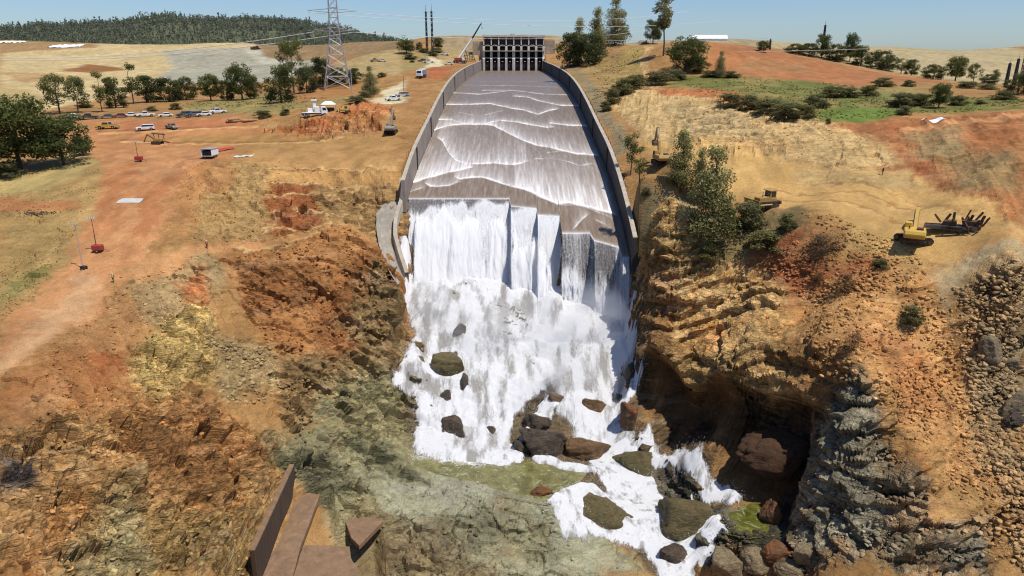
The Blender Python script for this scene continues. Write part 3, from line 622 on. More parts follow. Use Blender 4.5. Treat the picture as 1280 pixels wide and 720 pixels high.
wob = fbm(WX, WY, 0, 2.2, 3, 131)*.45+fbm(WX, WY, 0, 9, 3, 132)*.5
streak = fbm(WX*2.2, WY*.10, 0, 1.0, 4, 141, .6)
foam = np.zeros(WX.shape); hgt = np.zeros(WX.shape)
for p, st, L in fr:
    x0, x1 = p[0, 0], p[-1, 0]; near = np.clip(1-(p[:, 1].mean()-180)/420, .25, 1)
    yf = np.interp(WX, p[:, 0], p[:, 1])+wob
    endf = sstep(x0-.3, x0+1.6, WX)*(1-sstep(x1-1.6, x1+.3, WX))
    d = WY-yf; sc = 1/near
    brk = np.clip(.62+1.1*fbm(WX, WY*.6, L, 2.6, 4, 145, .6), .12, 1.15); crest = brk*np.exp(-np.clip(d, 0, None)/((.30+.30*brk)*sc))*sstep(-.25*sc, .05*sc, d)
    veil = np.exp(-np.clip(d, 0, None)/(L*.68))*sstep(-.2, .3, d)*(.74+.5*streak)
    foam = np.maximum(foam, endf*np.clip(st*crest*1.0+np.clip(st-.35, 0, 1.2)*.9*veil, 0, 1.2))
    hgt = np.maximum(hgt, endf*st*(.16+.10*sc)*np.exp(-np.clip(d, 0, None)/(2.6*sc))*sstep(-.35*sc, .1, d))
rip = np.clip(fbm(WX*.5, WY*1.2, 0, 1.6, 4, 151)*1.5, -1, 1)
foam = np.clip(foam+.10*np.clip(streak*1.6, 0, 1)*sstep(400, 200, WY), 0, 1)
lip = np.exp(-(WY-edge_y(WX))/.5)
foam = np.maximum(foam, lip*.75)
WZ = chute_z(WY)+.22+hgt+rip*.035
# small secondary ripples high up
WZ += .03*np.sin(WY*.9+3*fbm(WX, WY, 0, 8, 2, 5))*sstep(250, 420, WY)
me = mesh_np('chute_water', np.stack([WX, WY, WZ], -1).reshape(-1, 3), grid_quads(*WX.shape)); add_attr(me, 'foam', foam.ravel())
def chute_water_mat():
    s = NT('chute_water'); geo = s.n('ShaderNodeNewGeometry').outputs['Position']; fo = s.attr('foam')
    mp = s.n('ShaderNodeMapping'); mp.inputs['Scale'].default_value = (1.6, .18, .18); s.l(geo, mp.inputs[0]); n = s.noise(1.2, 6, .65, mp.outputs[0]); n2 = s.noise(3.5, 4, .6, geo)
    br = s.mix(s.ramp(n.outputs[0], [(.3, 0.), (.7, 1.)]), tuple(lin((124, 106, 88))*.74), tuple(lin((156, 138, 120))*.80))
    f = s.math('MULTIPLY', fo, s.ramp(n2.outputs[0], [(.25, .75), (.6, 1.1)]), True)
    c = s.mix(f, br, (.84, .81, .79))
    p = s.n('ShaderNodeBsdfPrincipled'); s.l(c, p.inputs['Base Color']); s.l(s.math('MULTIPLY_ADD', f, .45), p.inputs['Roughness']); p.inputs['Roughness'].links[0].from_node.inputs[2].default_value = .34
    p.inputs['Specular IOR Level'].default_value = .16
    b = s.n('ShaderNodeBump'); b.inputs['Strength'].default_value = .3; b.inputs['Distance'].default_value = .3; s.l(n2.outputs[0], b.inputs['Height']); s.l(b.outputs[0], p.inputs['Normal'])
    s.l(p.outputs[0], s.out.inputs[0]); return s.m
link('chute_water', me, chute_water_mat(), kind='structure')
# ------------------------------------------------------------------ white water materials
def white_mat(name, lacy=0.0, dark=(.32, .30, .29), scale=1.0, sy=.22):
    """foam: 'foam' attribute = whiteness, 'cover' attribute = how closed the sheet is"""
    s = NT(name); uv = s.attr('flow', 'Vector'); fo = s.attr('foam'); cov = s.attr('cover')
    mp = s.n('ShaderNodeMapping'); mp.inputs['Scale'].default_value = (2.4*scale, sy*scale, 1); s.l(uv, mp.inputs[0]); n = s.noise(1.0, 7, .68, mp.outputs[0], .3)
    mp2 = s.n('ShaderNodeMapping'); mp2.inputs['Scale'].default_value = (3.2*scale, 1.9*scale, 1); s.l(uv, mp2.inputs[0]); n2 = s.noise(1.0, 6, .72, mp2.outputs[0])
    tx = s.math('ADD', s.math('MULTIPLY', n.outputs[0], .55), s.math('MULTIPLY', n2.outputs[0], .45))
    k = s.math('ADD', s.math('MULTIPLY', s.math('SUBTRACT', tx, .5), 3.4), s.math('MULTIPLY_ADD', fo, 2.2), True)
    k.node.inputs[1].links[0].from_node.inputs[2].default_value = -.62
    c = s.mix(k, dark, (.88, .88, .89))
    d = s.n('ShaderNodeBsdfDiffuse'); s.l(c, d.inputs[0])  # airy foam scatters like a cloud: its shading follows the surface only in part
    b = s.n('ShaderNodeBump'); b.inputs['Strength'].default_value = .35; b.inputs['Distance'].default_value = .35; s.l(tx, b.inputs['Height'])
    va = s.n('ShaderNodeVectorMath', operation='MULTIPLY_ADD'); s.l(b.outputs[0], va.inputs[0]); va.inputs[1].default_value = (.70, .70, .70); va.inputs[2].default_value = (.20, -.06, .52)
    vn = s.n('ShaderNodeVectorMath', operation='NORMALIZE'); s.l(va.outputs[0], vn.inputs[0]); s.l(vn.outputs[0], d.inputs['Normal'])
    tl = s.n('ShaderNodeBsdfTranslucent'); s.l(c, tl.inputs[0])
    ms = s.n('ShaderNodeMixShader'); ms.inputs[0].default_value = .35; s.l(d.outputs[0], ms.inputs[1]); s.l(tl.outputs[0], ms.inputs[2])
    tr = s.n('ShaderNodeBsdfTransparent')
    al = s.math('ADD', s.math('MULTIPLY', s.math('SUBTRACT', tx, .5), 5.0), s.math('MULTIPLY_ADD', cov, 3.6), True)
    al.node.inputs[1].links[0].from_node.inputs[2].default_value = -1.3
    m2 = s.n('ShaderNodeMixShader'); s.l(al, m2.inputs[0]); s.l(tr.outputs[0], m2.inputs[1]); s.l(ms.outputs[0], m2.inputs[2])
    s.l(m2.outputs[0], s.out.inputs[0]); return s.m
M_white = white_mat('white_water', dark=(.40, .38, .35), sy=.55); M_veil = white_mat('falling_water', dark=(.20, .185, .18))
def water_mesh(name, V, foam, cover, flow, matl):
    me = mesh_np(name, V.reshape(-1, 3), grid_quads(*V.shape[:2])); add_attr(me, 'foam', foam.ravel()); add_attr(me, 'cover', cover.ravel())
    a = me.attributes.new('flow', 'FLOAT_VECTOR', 'POINT'); a.data.foreach_set('vector', np.asarray(flow, np.float32).ravel())
    return link(name, me, matl, kind='structure')
# cascade: a sheet lying on the rock slope; it thins out at its borders and round the rocks
gx = np.linspace(-30, 62, 620); gyv = np.linspace(84, 178, 760)
CX, CY = np.meshgrid(gx, gyv)
G = ground(CX, CY); qa_ = CX/CY; qb_ = np.log(CY)
wa = fbm(CX, CY, 0, 6, 4, 161)*1.3+fbm(CX, CY, 0, 1.3, 3, 162)*.5
qa2 = qa_+wa/CY; qb2 = qb_+(fbm(CX, CY, 0, 6, 4, 163)*1.3+fbm(CX, CY, 0, 1.3, 3, 164)*.5)/CY
def pm(s_, soft): return mask_poly(poly_fan(P(s_)), soft, qa2, qb2)
bp_ = [tuple(at(*q_)[:2]) for q_ in P('775,500 768,540 745,560 700,520 690,480 640,520 630,570 590,580 555,575 515,562 535,545 515,500 488,472 520,420 505,370 498,320')]
bp_ += [(-HW+.2, 180.), (0., 182.), (8., 178.), (14., 170.), (HW+.3, 161.), (HW+.4, 152.), (HW-.2, 144.), (HW-1.6, 140.)]
bp_ = np.array(bp_); body = mask_poly(fan(bp_[:, 0], bp_[:, 1]), 2.0, qa2, qb2)
streams = [('742,500 750,540 775,590 808,640 840,690 870,728', 62, 1.6), ('800,545 840,575 880,600 925,626', 26, 1.1), ('668,575 700,590 730,600 745,606', 9, .5), ('700,650 740,645 780,655 830,680', 46, 1.2), ('690,640 710,655 735,672', 16, .7),
           ('690,500 672,530 650,560 640,580', 20, .8), ('760,480 775,500 780,520', 16, .7), ('800,445 790,470 778,500', 18, .8), ('850,640 880,660 890,700', 40, 1.0), ('520,548 560,558 600,566 640,572', 30, 1.1)]
cover = body.copy()
for s_, w_, so_ in streams: cover = np.maximum(cover, mask_poly(poly_fan(stroke(P(s_), w_)), so_, qa2, qb2))
holes = ['615,372 662,368 672,425 618,430', '512,290 560,300 545,350 515,345', '565,398 582,396 584,420 566,420', '560,335 585,330 580,375 562,372']
for h_ in holes: cover = cover*(1-.45*mask_poly(poly_fan(P(h_)), 1.4, qa2, qb2))
thick = .9+.9*fbm(CX*1.2, CY*.45, 0, 5, 4, 171)+.45*fbm(CX*1.3, CY*.35, 0, 1.6, 4, 172)
CZ = G+(cover-.40)*1.2+thick*cover*.42*(.35+.65*body)
sm = CZ.copy()
for _ in range(5): sm[1:-1, 1:-1] = (sm[1:-1, 1:-1]*2+sm[:-2, 1:-1]+sm[2:, 1:-1]+sm[1:-1, :-2]+sm[1:-1, 2:])/6
CZ = np.where(cover > .5, sm, CZ)
nearf = 1-sstep(3, 17, edge_y(CX)-CY)
keep = cover > .02
foam_c = np.clip(.30+.5*cover+1.1*fbm(CX*1.5, CY*.45, 0, 3, 5, 181, .6)*body-.1+(1-body)*(.16+1.0*fbm(CX, CY, 0, 1.3, 4, 182, .6)), 0, 1.2)
foam_c = np.clip(foam_c+.75*nearf, 0, 1.3)
V = np.stack([CX, CY, CZ], -1)
q = grid_quads(*CX.shape); kk = keep.ravel()[q].any(1); q = q[kk]; used = np.unique(q); rem = np.zeros(CX.size, int); rem[used] = np.arange(len(used))
me = mesh_np('cascade_water', V.reshape(-1, 3)[used], rem[q]); add_attr(me, 'foam', foam_c.ravel()[used]); add_attr(me, 'cover', np.clip(cover*(1.25*body+1.02*(1-body)), 0, 1).ravel()[used])
a = me.attributes.new('flow', 'FLOAT_VECTOR', 'POINT'); a.data.foreach_set('vector', np.stack([CX, CY*1.6, CZ*0], -1).reshape(-1, 3)[used].astype(np.float32).ravel())
link('cascade_water', me, M_white, kind='structure')
# free fall: curtains thrown off the broken slab edge, each on its own ballistic path
def curtain(name, x0, x1, v, dt, foam_f, cover_f, off=0., seed=0, n=220, spread=0.):
    u = np.linspace(0, 1, n); t = np.linspace(0, 1, 150)
    U, T = np.meshgrid(u, t); X0 = x0+(x1-x0)*U; Y0 = edge_y(X0)
    sl = (chute_z(Y0+1)-chute_z(Y0-1))/2
    vv = v*(1+.10*fbm(X0, X0*0, seed*3.1, 2.5, 3, 191)); tm = T*dt*(1+.08*fbm(X0, 0*X0, 4+seed, 1.5, 2, 192))
    Y = Y0+.05-vv*tm-off*T; Z = chute_z(Y0)+.24-vv*sl*tm-4.9*tm*tm
    lump = fbm(X0*1.6, Z*.35, seed*7., 1.6, 4, 201)*.55*sstep(.02, .5, T)+fbm(X0*.6, Z*.3, seed*7., 2.5, 3, 202)*.8*sstep(.1, .7, T)
    X = X0+fbm(X0, Z*.3, seed*5.+9, 3, 3, 203)*.5*T+spread*T*(U-.5)
    V = np.stack([X, Y-lump, Z], -1)
    ends = np.clip(np.minimum(u, 1-u)*n/7, 0, 1)[None]
    return water_mesh(name, V, foam_f(U, T, X0), np.clip(cover_f(U, T, X0)*(.25+.75*ends), 0, 1), np.stack([X0, Z, X0*0], -1), M_veil)
px2x = lambda px, py: on_chute(px, py)[0]
nz = lambda X, T, s_: fbm(X, T*6, s_, 3.5, 4, 211)
curtain('waterfall', -HW+.1, px2x(701, 272)-.05, 4.3, 1.95, lambda U, T, X: np.clip(.20+1.5*sstep(.14, .55, T+.25*U-.04+.25*nz(X, T, 1))+.5*np.exp(-T*30), 0, 1.3), lambda U, T, X: np.clip(.80+.4*np.exp(-T*20)+.4*nz(X, T, 2)-.25*sstep(.85, 1, T), 0, 1), seed=1, n=420)
curtain('waterfall', px2x(701.5, 293)+.1, HW-.15, 2.4, 1.85, lambda U, T, X: np.clip(.28+.35*sstep(.82, .95, U)+.9*sstep(.55, .95, T+.25*nz(X, T, 7))+.6*np.exp(-T*28)+.3*nz(X*2, T*.3, 8), 0, 1.2), lambda U, T, X: .92+.3*nz(X, T, 8), seed=4, n=300)
# second, billowing layer of thrown spray in front of the left and middle falls
curtain('waterfall', -HW+2, px2x(690, 275), 6.0, 2.35, lambda U, T, X: np.clip(.9+.6*nz(X, T, 13), 0, 1.3), lambda U, T, X: np.clip(.0+1.25*sstep(.22, .55, T+.3*U*0+.25*nz(X, T, 14))+.75*nz(X*1.5, T*.6, 15)-.75*sstep(.70, 1, T), 0, 1), seed=7, n=260)
# ------------------------------------------------------------------ pools
def pool(name, px, z, c, soft=1.):
    p = np.array([at_z(*q, z)[:2] for q in P(px)]); x0, y0 = p.min(0)-2; x1, y1 = p.max(0)+2
    X, Y = np.meshgrid(np.linspace(x0, x1, 90), np.linspace(y0, y1, 90))
    m = mask_poly(fan(p[:, 0], p[:, 1]), 1.6, X/Y, np.log(Y)) > .2
    Z = z+fbm(X, Y, 0, 1.2, 3, 221)*.06
    q = grid_quads(90, 90); q = q[m.ravel()[q].any(1)]; used = np.unique(q); rem = np.zeros(X.size, int); rem[used] = np.arange(len(used))
    me = mesh_np(name, np.stack([X, Y, Z], -1).reshape(-1, 3)[used], rem[q])
    fm = mask_poly(fan(bp_[:, 0], bp_[:, 1]), 7.5, X/Y, np.log(Y)); add_attr(me, 'foam', np.clip(fm*1.5-.05+.35*fbm(X, Y, 0, 2.2, 4, 223, .6), 0, 1).ravel()[used])
    s = NT(name); geo = s.n('ShaderNodeNewGeometry').outputs['Position']; n = s.noise(.35, 5, .6, geo, 1.); n2 = s.noise(2.6, 4, .6, geo)
    p_ = s.n("ShaderNodeBsdfPrincipled"); cm_ = s.n('ShaderNodeMix', data_type='RGBA'); n3 = s.noise(.55, 7, .7, geo, 2.2); s.l(s.mix(s.ramp(n3.outputs[0], [(.56, 0.), (.63, .55), (.70, .1)]), s.mix(s.ramp(n.outputs[0], [(.35, 0.), (.7, 1.)]), tuple(np.array(c)*.6), tuple(np.array(c)*1.35)), (.50, .48, .36)), cm_.inputs[6])
    n4 = s.noise(1.6, 7, .72, geo, .8); k4 = s.math('ADD', s.math('MULTIPLY', s.math('SUBTRACT', n4.outputs[0], .5), 3.0), s.math('MULTIPLY_ADD', s.attr('foam'), 2.2), True); k4.node.inputs[1].links[0].from_node.inputs[2].default_value = -.9
    s.l(k4, cm_.inputs[0]); cm_.inputs[7].default_value = (.84, .84, .82, 1); s.l(cm_.outputs[2], p_.inputs['Base Color']); s.l(s.math('MULTIPLY_ADD', k4, .6), p_.inputs['Roughness']); p_.inputs['Roughness'].links[0].from_node.inputs[2].default_value = .10; p_.inputs['Roughness'].default_value = .10
    b = s.n('ShaderNodeBump'); b.inputs['Strength'].default_value = .5; b.inputs['Distance'].default_value = .25; s.l(n2.outputs[0], b.inputs['Height']); s.l(b.outputs[0], p_.inputs['Normal']); s.l(p_.outputs[0], s.out.inputs[0])
    return link(name, me, s.m, kind='structure')
pool('pool_water', POOLS[0][0], POOLS[0][1], lin((140, 134, 78))*.68)
pool('pool_water', POOLS[1][0], POOLS[1][1], lin((116, 116, 48))*.6)

# thrown drops and clots of water: along the curtains, over the cascade, round the rocks
r_ = np.random.default_rng(23); v1_ = np.array([(0, 0, 1), (.94, 0, -.33), (-.47, .82, -.33), (-.47, -.82, -.33)]); f1_ = np.array([(0, 1, 2), (0, 2, 3), (0, 3, 1), (1, 3, 2)])
pts = []; szs = []
n = 9000; x = r_.uniform(-HW, HW-1, n); t = 1.95*r_.random(n)**.7; y0 = edge_y(x); v0 = r_.normal(4.0, 1.0, n)*np.where(x > 8, .62, 1); sl = (chute_z(y0+1)-chute_z(y0-1))/2
pts.append(np.stack([x+r_.normal(0, .5, n)*t, y0-v0*t-r_.random(n)*t*.9, chute_z(y0)+.3-v0*sl*t-4.9*t*t+r_.normal(0, .4, n)*t], -1)); szs.append(r_.uniform(.02, .09, n))
k_ = np.flatnonzero((cover > .25).ravel()); k_ = r_.choice(k_, 16000); hz_ = r_.exponential(.38, len(k_))
pts.append(np.stack([CX.ravel()[k_]+r_.normal(0, .3, len(k_)), CY.ravel()[k_]-hz_*.3, CZ.ravel()[k_]+hz_], -1)); szs.append(r_.uniform(.02, .08, len(k_)))
k_ = np.flatnonzero(((cover > .05) & (cover < .5)).ravel()); k_ = r_.choice(k_, 7000)
pts.append(np.stack([CX.ravel()[k_]+r_.normal(0, .5, len(k_)), CY.ravel()[k_]+r_.normal(0, .5, len(k_)), np.maximum(G, CZ).ravel()[k_]+r_.exponential(.2, len(k_))], -1)); szs.append(r_.uniform(.015, .06, len(k_)))
pts = np.concatenate(pts); szs = np.concatenate(szs)
V = pts[:, None]+v1_[None]*szs[:, None, None]*np.array([1, 1, 2.2]); N_ = len(pts)
me = mesh_np('spray', V.reshape(-1, 3), tris=(f1_[None]+4*np.arange(N_)[:, None, None]).reshape(-1, 3), smooth=True)
s = NT('spray'); d = s.n('ShaderNodeBsdfDiffuse'); d.inputs[0].default_value = (.88, .88, .88, 1); d.inputs['Normal'].default_value = (0, 0, 1)
tl = s.n('ShaderNodeBsdfTranslucent'); tl.inputs[0].default_value = (.88, .88, .88, 1); ms = s.n('ShaderNodeMixShader'); ms.inputs[0].default_value = .45; s.l(d.outputs[0], ms.inputs[1]); s.l(tl.outputs[0], ms.inputs[2]); s.l(ms.outputs[0], s.out.inputs[0])
link('spray', me, s.m, kind='stuff')
# ------------------------------------------------------------------ drifting spray at the foot of the falls
def mist_mat():
    s = NT('mist'); geo = s.n('ShaderNodeNewGeometry').outputs['Position']; tc = s.n('ShaderNodeTexCoord').outputs['Object']
    n = s.noise(.16, 3, .6, geo, .6); ln = s.n('ShaderNodeVectorMath', operation='LENGTH'); s.l(tc, ln.inputs[0])
    fall = s.ramp(ln.outputs['Value'], [(.15, 1.), (1., 0.)]); d = s.math('MULTIPLY', s.ramp(n.outputs[0], [(.42, 0.), (.68, 1.)]), fall)
    v = s.n('ShaderNodeVolumeScatter'); v.inputs['Color'].default_value = (1, 1, 1, 1); v.inputs['Anisotropy'].default_value = .2; s.l(s.math('MULTIPLY', d, .15), v.inputs['Density']); s.l(v.outputs[0], s.out.inputs['Volume']); return s.m
M_mist = mist_mat()
def mist(c, sc):
    import bmesh
    bm = bmesh.new(); bmesh.ops.create_icosphere(bm, subdivisions=3, radius=1); me = bpy.data.meshes.new('mist'); bm.to_mesh(me); bm.free(); o = link('mist', me, M_mist, kind='stuff'); o.location = c; o.scale = sc
for px, py, sc in ((640, 420, (24, 9, 9)), (745, 415, (10, 7, 8)), (545, 390, (9, 7, 8)), (700, 480, (14, 8, 5)), (570, 335, (14, 5, 6)), (690, 340, (12, 5, 6)), (760, 385, (9, 5, 6))):
    c = gat(px, py); mist((c[0], c[1]-3, c[2]+3.5), sc)
# ------------------------------------------------------------------ boulders in the falls
def ico(sub):
    import bmesh
    bm = bmesh.new(); bmesh.ops.create_icosphere(bm, subdivisions=sub, radius=1); v = np.array([x.co[:] for x in bm.verts]); f = np.array([[q.index for q in p.verts] for p in bm.faces]); bm.free(); return v, f
ICO = {k: ico(k) for k in (1, 2, 3, 5, 6)}
def rock_shape(dirs, seed, planes=14, soft=9., rough=.06):
    r_ = np.random.default_rng(seed); n = r_.normal(size=(planes, 3)); n /= np.linalg.norm(n, axis=1)[:, None]; d = r_.uniform(.52, .95, planes)
    c = np.clip(dirs@n.T, 1e-3, None)/d
    rad = 1/(np.power(np.power(c, soft*2).sum(1), 1/(soft*2)))
    rad = np.minimum(rad, 1.06); p = dirs*rad[:, None]
    rn, of, f1_, f21 = worley(p*2.2+seed*1.7, 4); p = p*(1+.10*(rn[:, 0]-.5)-.05*np.exp(-f21/.05))[:, None]
    nn = fbm(p[:, 0]+seed*3.3, p[:, 1], p[:, 2], .55, 5, 231, .6)*rough*2.2+np.abs(fbm(p[:, 0]+seed, p[:, 1], p[:, 2]*3, .8, 3, 233))*rough*1.5
    return p*(1+nn)[:, None]
def rock_mat(name, c1, c2, rough=.6, wet=True):
    s = NT(name); geo = s.n('ShaderNodeNewGeometry').outputs['Position']
    n = s.noise(.7, 8, .7, geo, .4); n2 = s.noise(5, 6, .7, geo)
    mp = s.n('ShaderNodeMapping'); mp.inputs['Rotation'].default_value = (.5, .4, 0); mp.inputs['Scale'].default_value = (.8, .8, 2.4); s.l(geo, mp.inputs[0]); n3 = s.noise(1.6, 7, .7, mp.outputs[0], .1)
    c = s.mix(s.ramp(n.outputs[0], [(.35, 0.), (.65, 1.)]), tuple(c1), tuple(c2)); c = s.mix(1., c, s.ramp(n3.outputs[0], [(.3, .55), (.7, 1.45)]), 'MULTIPLY'); c = s.mix(1., c, s.ramp(n2.outputs[0], [(.3, .7), (.7, 1.3)]), 'MULTIPLY')
    p = s.n('ShaderNodeBsdfPrincipled'); s.l(c, p.inputs['Base Color']); p.inputs['Roughness'].default_value = rough; p.inputs['Specular IOR Level'].default_value = .35
    b = s.n('ShaderNodeBump'); b.inputs['Strength'].default_value = .9; b.inputs['Distance'].default_value = .6
    s.l(s.math('ADD', s.math('MULTIPLY', n3.outputs[0], .7), s.math('MULTIPLY', n2.outputs[0], .35)), b.inputs['Height']); s.l(b.outputs[0], p.inputs['Normal']); s.l(p.outputs[0], s.out.inputs[0]); return s.m
RM = {'brown': rock_mat('brown_rock', A(112, 86, 58), A(140, 104, 66)), 'green': rock_mat('mossy_rock', A(96, 92, 56), A(124, 104, 68)), 'dark': rock_mat('dark_wet_rock', A(70, 62, 54), A(104, 86, 66), .4), 'grey': rock_mat('grey_rock', A(134, 114, 84), A(160, 142, 108)), 'rust': rock_mat('rusty_rock', A(150, 88, 46), A(110, 92, 66))}
BOULDERS = [  # px, py (centre), width px, height px, rock, label
 (560, 447, 62, 52, 'green', 'rounded olive boulder splitting the white water high on the left of the falls'),
 (583, 474, 18, 34, 'dark', 'small dark upright rock at the right edge of the high olive boulder'),
 (575, 408, 18, 24, 'dark', 'small dark fang of rock poking through the upper middle of the falls'),
 (556, 492, 20, 24, 'dark', 'small dark rock above the leaning dark slab on the left of the falls'),
 (567, 523, 40, 46, 'dark', 'leaning dark slab of rock in the left foot of the falls'),
 (696, 494, 31, 25, 'brown', 'round brown boulder alone in the middle of the white water'),
 (739, 502, 40, 32, 'brown', 'tilted brown block of rock right of the round brown boulder'),
 (668, 520, 40, 44, 'dark', 'dark pointed rock behind the upper left of the broad dark ledge'),
 (683, 543, 78, 54, 'dark', 'broad dark wet ledge above the green pool'),
 (730, 556, 78, 44, 'brown', 'brown wet rock joined to the right of the broad dark ledge above the pool'),
 (655, 552, 30, 40, 'dark', 'small dark rock at the left end of the broad dark ledge'),
 (785, 512, 32, 56, 'rust', 'tall reddish brown pillar of rock beside the dark cave mouth'),
 (776, 494, 18, 20, 'dark', 'small dark rock on top of the white water left of the reddish pillar'),
 (788, 460, 16, 34, 'dark', 'narrow dark rock at the right edge of the falls below the cliff'),
 (797, 566, 58, 58, 'green', 'olive wet rock between two white streams below the reddish pillar'),
 (745, 632, 104, 54, 'green', 'long olive boulder in midstream below the green pool'),
 (677, 611, 28, 24, 'rust', 'small reddish block on the left tip of the long midstream boulder'),
 (862, 634, 116, 84, 'green', 'big olive boulder with a rust stain beside the small green pool'),
 (838, 690, 44, 34, 'dark', 'low dark rock in the lowest white rapids'),
 (612, 535, 16, 22, 'dark', 'small dark rock in the spray left of the broad dark ledge'),
 (540, 505, 14, 16, 'dark', 'tiny dark rock at the left border of the falls'),
]
v6, f6 = ICO[5]
for k, (px, py, w_, h_, rk, lab) in enumerate(BOULDERS):
    c = gat(px, py+h_*.38); m = mscale(c[1], c[2]); wd = w_*m*.50; ht = h_*m*.50
    p = rock_shape(v6, 40+k, 15, 26, .05)
    rz = random.uniform(-.5, .5); tilt = random.uniform(-.3, .3)
    p = p*np.array([wd, max(wd*.62, ht*.7), ht]); M3 = np.array((Matrix.Rotation(rz, 3, 'Z') @ Matrix.Rotation(tilt, 3, 'Y')))
    p = p@M3.T
    o = link('boulder', mesh_np('boulder', p, tris=f6, smooth=True), RM[rk]); o.location = (c[0], c[1]+wd*.25, c[2]+ht*.18)
    tag(o, lab, 'boulder', 'boulders in the falls')
tag(link('rock_ledge', mesh_np('rock_ledge', rock_shape(v6, 77, 12, 20, .06)*np.array([7.5, 4.5, 4.2])+gat(962, 606)+np.array([2.0, 5.5, 2.6]), tris=f6, smooth=True), rock_mat('cave_rock', A(96, 64, 40), A(72, 52, 34), .85)), 'brown banded rock ledge in the shade at the back of the dark cave', 'rock ledge')  # ledge colour darkened to stand in for shade inside the cave
# rocks at the foot of the dark cliff, right of the lowest rapids
for k, (px, py, w_, h_, rk, lab) in enumerate([
 (908, 700, 44, 44, 'grey', 'grey angular boulder at the bottom edge beside the lowest rapids'), (947, 698, 40, 34, 'grey', 'grey green slab leaning right of the boulder at the bottom edge'),
 (965, 640, 26, 40, 'rust', 'rusty upright rock on the right shore of the small green pool'), (975, 690, 40, 26, 'rust', 'flat rusty slab below the small green pool'), (1010, 690, 30, 34, 'grey', 'grey block at the foot of the dark cliff'), (985, 712, 44, 20, 'grey', 'low grey rock at the bottom edge under the dark cliff'),
 (1237, 436, 30, 34, 'grey', 'large grey boulder high in the rubble gully at the right edge'), (1268, 505, 36, 40, 'grey', 'pale grey boulder in the rubble gully at the right edge'), (1262, 452, 26, 18, 'grey', 'flat grey rock between the two big boulders of the rubble gully'), (1270, 525, 24, 20, 'dark', 'dark rock under the pale boulder of the rubble gully')]):
    c = gat(px, py+h_*.3); m = mscale(c[1], c[2]); wd = w_*m*.55; ht = h_*m*.6
    p = rock_shape(v6, 140+k, 10, 11, .05)*np.array([wd, wd*.8, ht])
    o = link('boulder', mesh_np('boulder', p, tris=f6, smooth=True), RM[rk]); o.location = (c[0], c[1]+wd*.2, c[2]+ht*.25); tag(o, lab, 'boulder', 'boulders on the right bank')
# ------------------------------------------------------------------ loose rubble on the slopes (nobody could count it)
def gc(x, y):                                          # colour of the ground at a place
    i = int(np.clip((x/y-a_cols[0])/.0026, 0, len(a_cols)-1)); j = int(np.clip(np.interp(math.log(y), b_rows, np.arange(len(b_rows))), 0, len(b_rows)-1)); return COL[j, i]
def rubble(name, spec, seed, matl):
    r_ = np.random.default_rng(seed); vs = []; fs = []; cs = []; base = 0
    v1, f1 = ICO[1]; v2, f2 = ICO[2]
    shapes = [(rock_shape(v2, 300+k, 8, 24, .03), f2) for k in range(10)]
    for poly, n, smin, smax, colr in spec:
        pf = poly_fan(P(poly)); lo, hi = pf.min(0), pf.max(0); got = 0
        q = r_.uniform(lo, hi, (n*4, 2)); m = mask_poly(pf, .5, q[:, 0], q[:, 1]) > .5; q = q[m][:n]
        Y = np.exp(q[:, 1]); X = q[:, 0]*Y; Z = ground(X, Y)
        keep = np.abs(X) > -1
        for x, y, z in zip(X, Y, Z):
            sc = smin*(smax/smin)**(r_.random()**2.6); sh, f = shapes[r_.integers(10)]
            ang = r_.uniform(0, 6.28); ca, sa = math.cos(ang), math.sin(ang); d = np.array([1, r_.uniform(.6, 1), r_.uniform(.4, .8)])*sc
            p = sh*d; tl = r_.uniform(-.5, .5); p = np.stack([p[:, 0], p[:, 1]*math.cos(tl)-p[:, 2]*math.sin(tl), p[:, 1]*math.sin(tl)+p[:, 2]*math.cos(tl)], -1)
            p = np.stack([p[:, 0]*ca-p[:, 1]*sa, p[:, 0]*sa+p[:, 1]*ca, p[:, 2]], -1)+np.array([x, y, z+sc*.15])
            vs.append(p); fs.append(f+base); base += len(p); cs.append(np.repeat((.75*gc(x, y)+.25*A(*colr)*np.array([1, .97, .8]))[None]*r_.uniform(.6, 1.5), len(p), 0))
    me = mesh_np(name, np.concatenate(vs), tris=np.concatenate(fs), smooth=False); add_attr(me, 'Col', np.concatenate(cs), 'COLOR')
    return link(name, me, matl, kind='stuff')
def rubble_mat():
    s = NT('rubble'); geo = s.n('ShaderNodeNewGeometry').outputs['Position']; n = s.noise(4, 5, .6, geo)
    c = s.mix(1., s.attr('Col', 'Color'), s.ramp(n.outputs[0], [(.3, .7), (.7, 1.3)]), 'MULTIPLY'); p = s.n('ShaderNodeBsdfPrincipled'); s.l(c, p.inputs['Base Color']); p.inputs['Roughness'].default_value = .9; p.inputs['Specular IOR Level'].default_value = .2; s.l(p.outputs[0], s.out.inputs[0]); return s.m
M_rub = rubble_mat()
rubble('rubble', [
 ('1005,350 1150,335 1205,420 1275,600 1278,700 1240,700 1150,560 1060,475 1010,440', 5200, .07, .55, (186, 138, 88)), ('940,335 1000,300 1100,318 1110,368 1000,372', 1500, .08, .6, (176, 104, 64)),
 ('1190,362 1280,362 1280,715 1255,640 1215,500', 5600, .08, .62, (158, 136, 110)), ('1045,530 1088,515 1155,590 1230,690 1230,715 1040,715', 700, .12, .6, (120, 112, 98)),
  ('1000,270 1120,300 1160,330 1050,340', 900, .08, .5, (178, 128, 80)),
 ('900,660 1000,660 1010,718 880,718', 350, .15, .9, (112, 108, 94))], 5, M_rub)
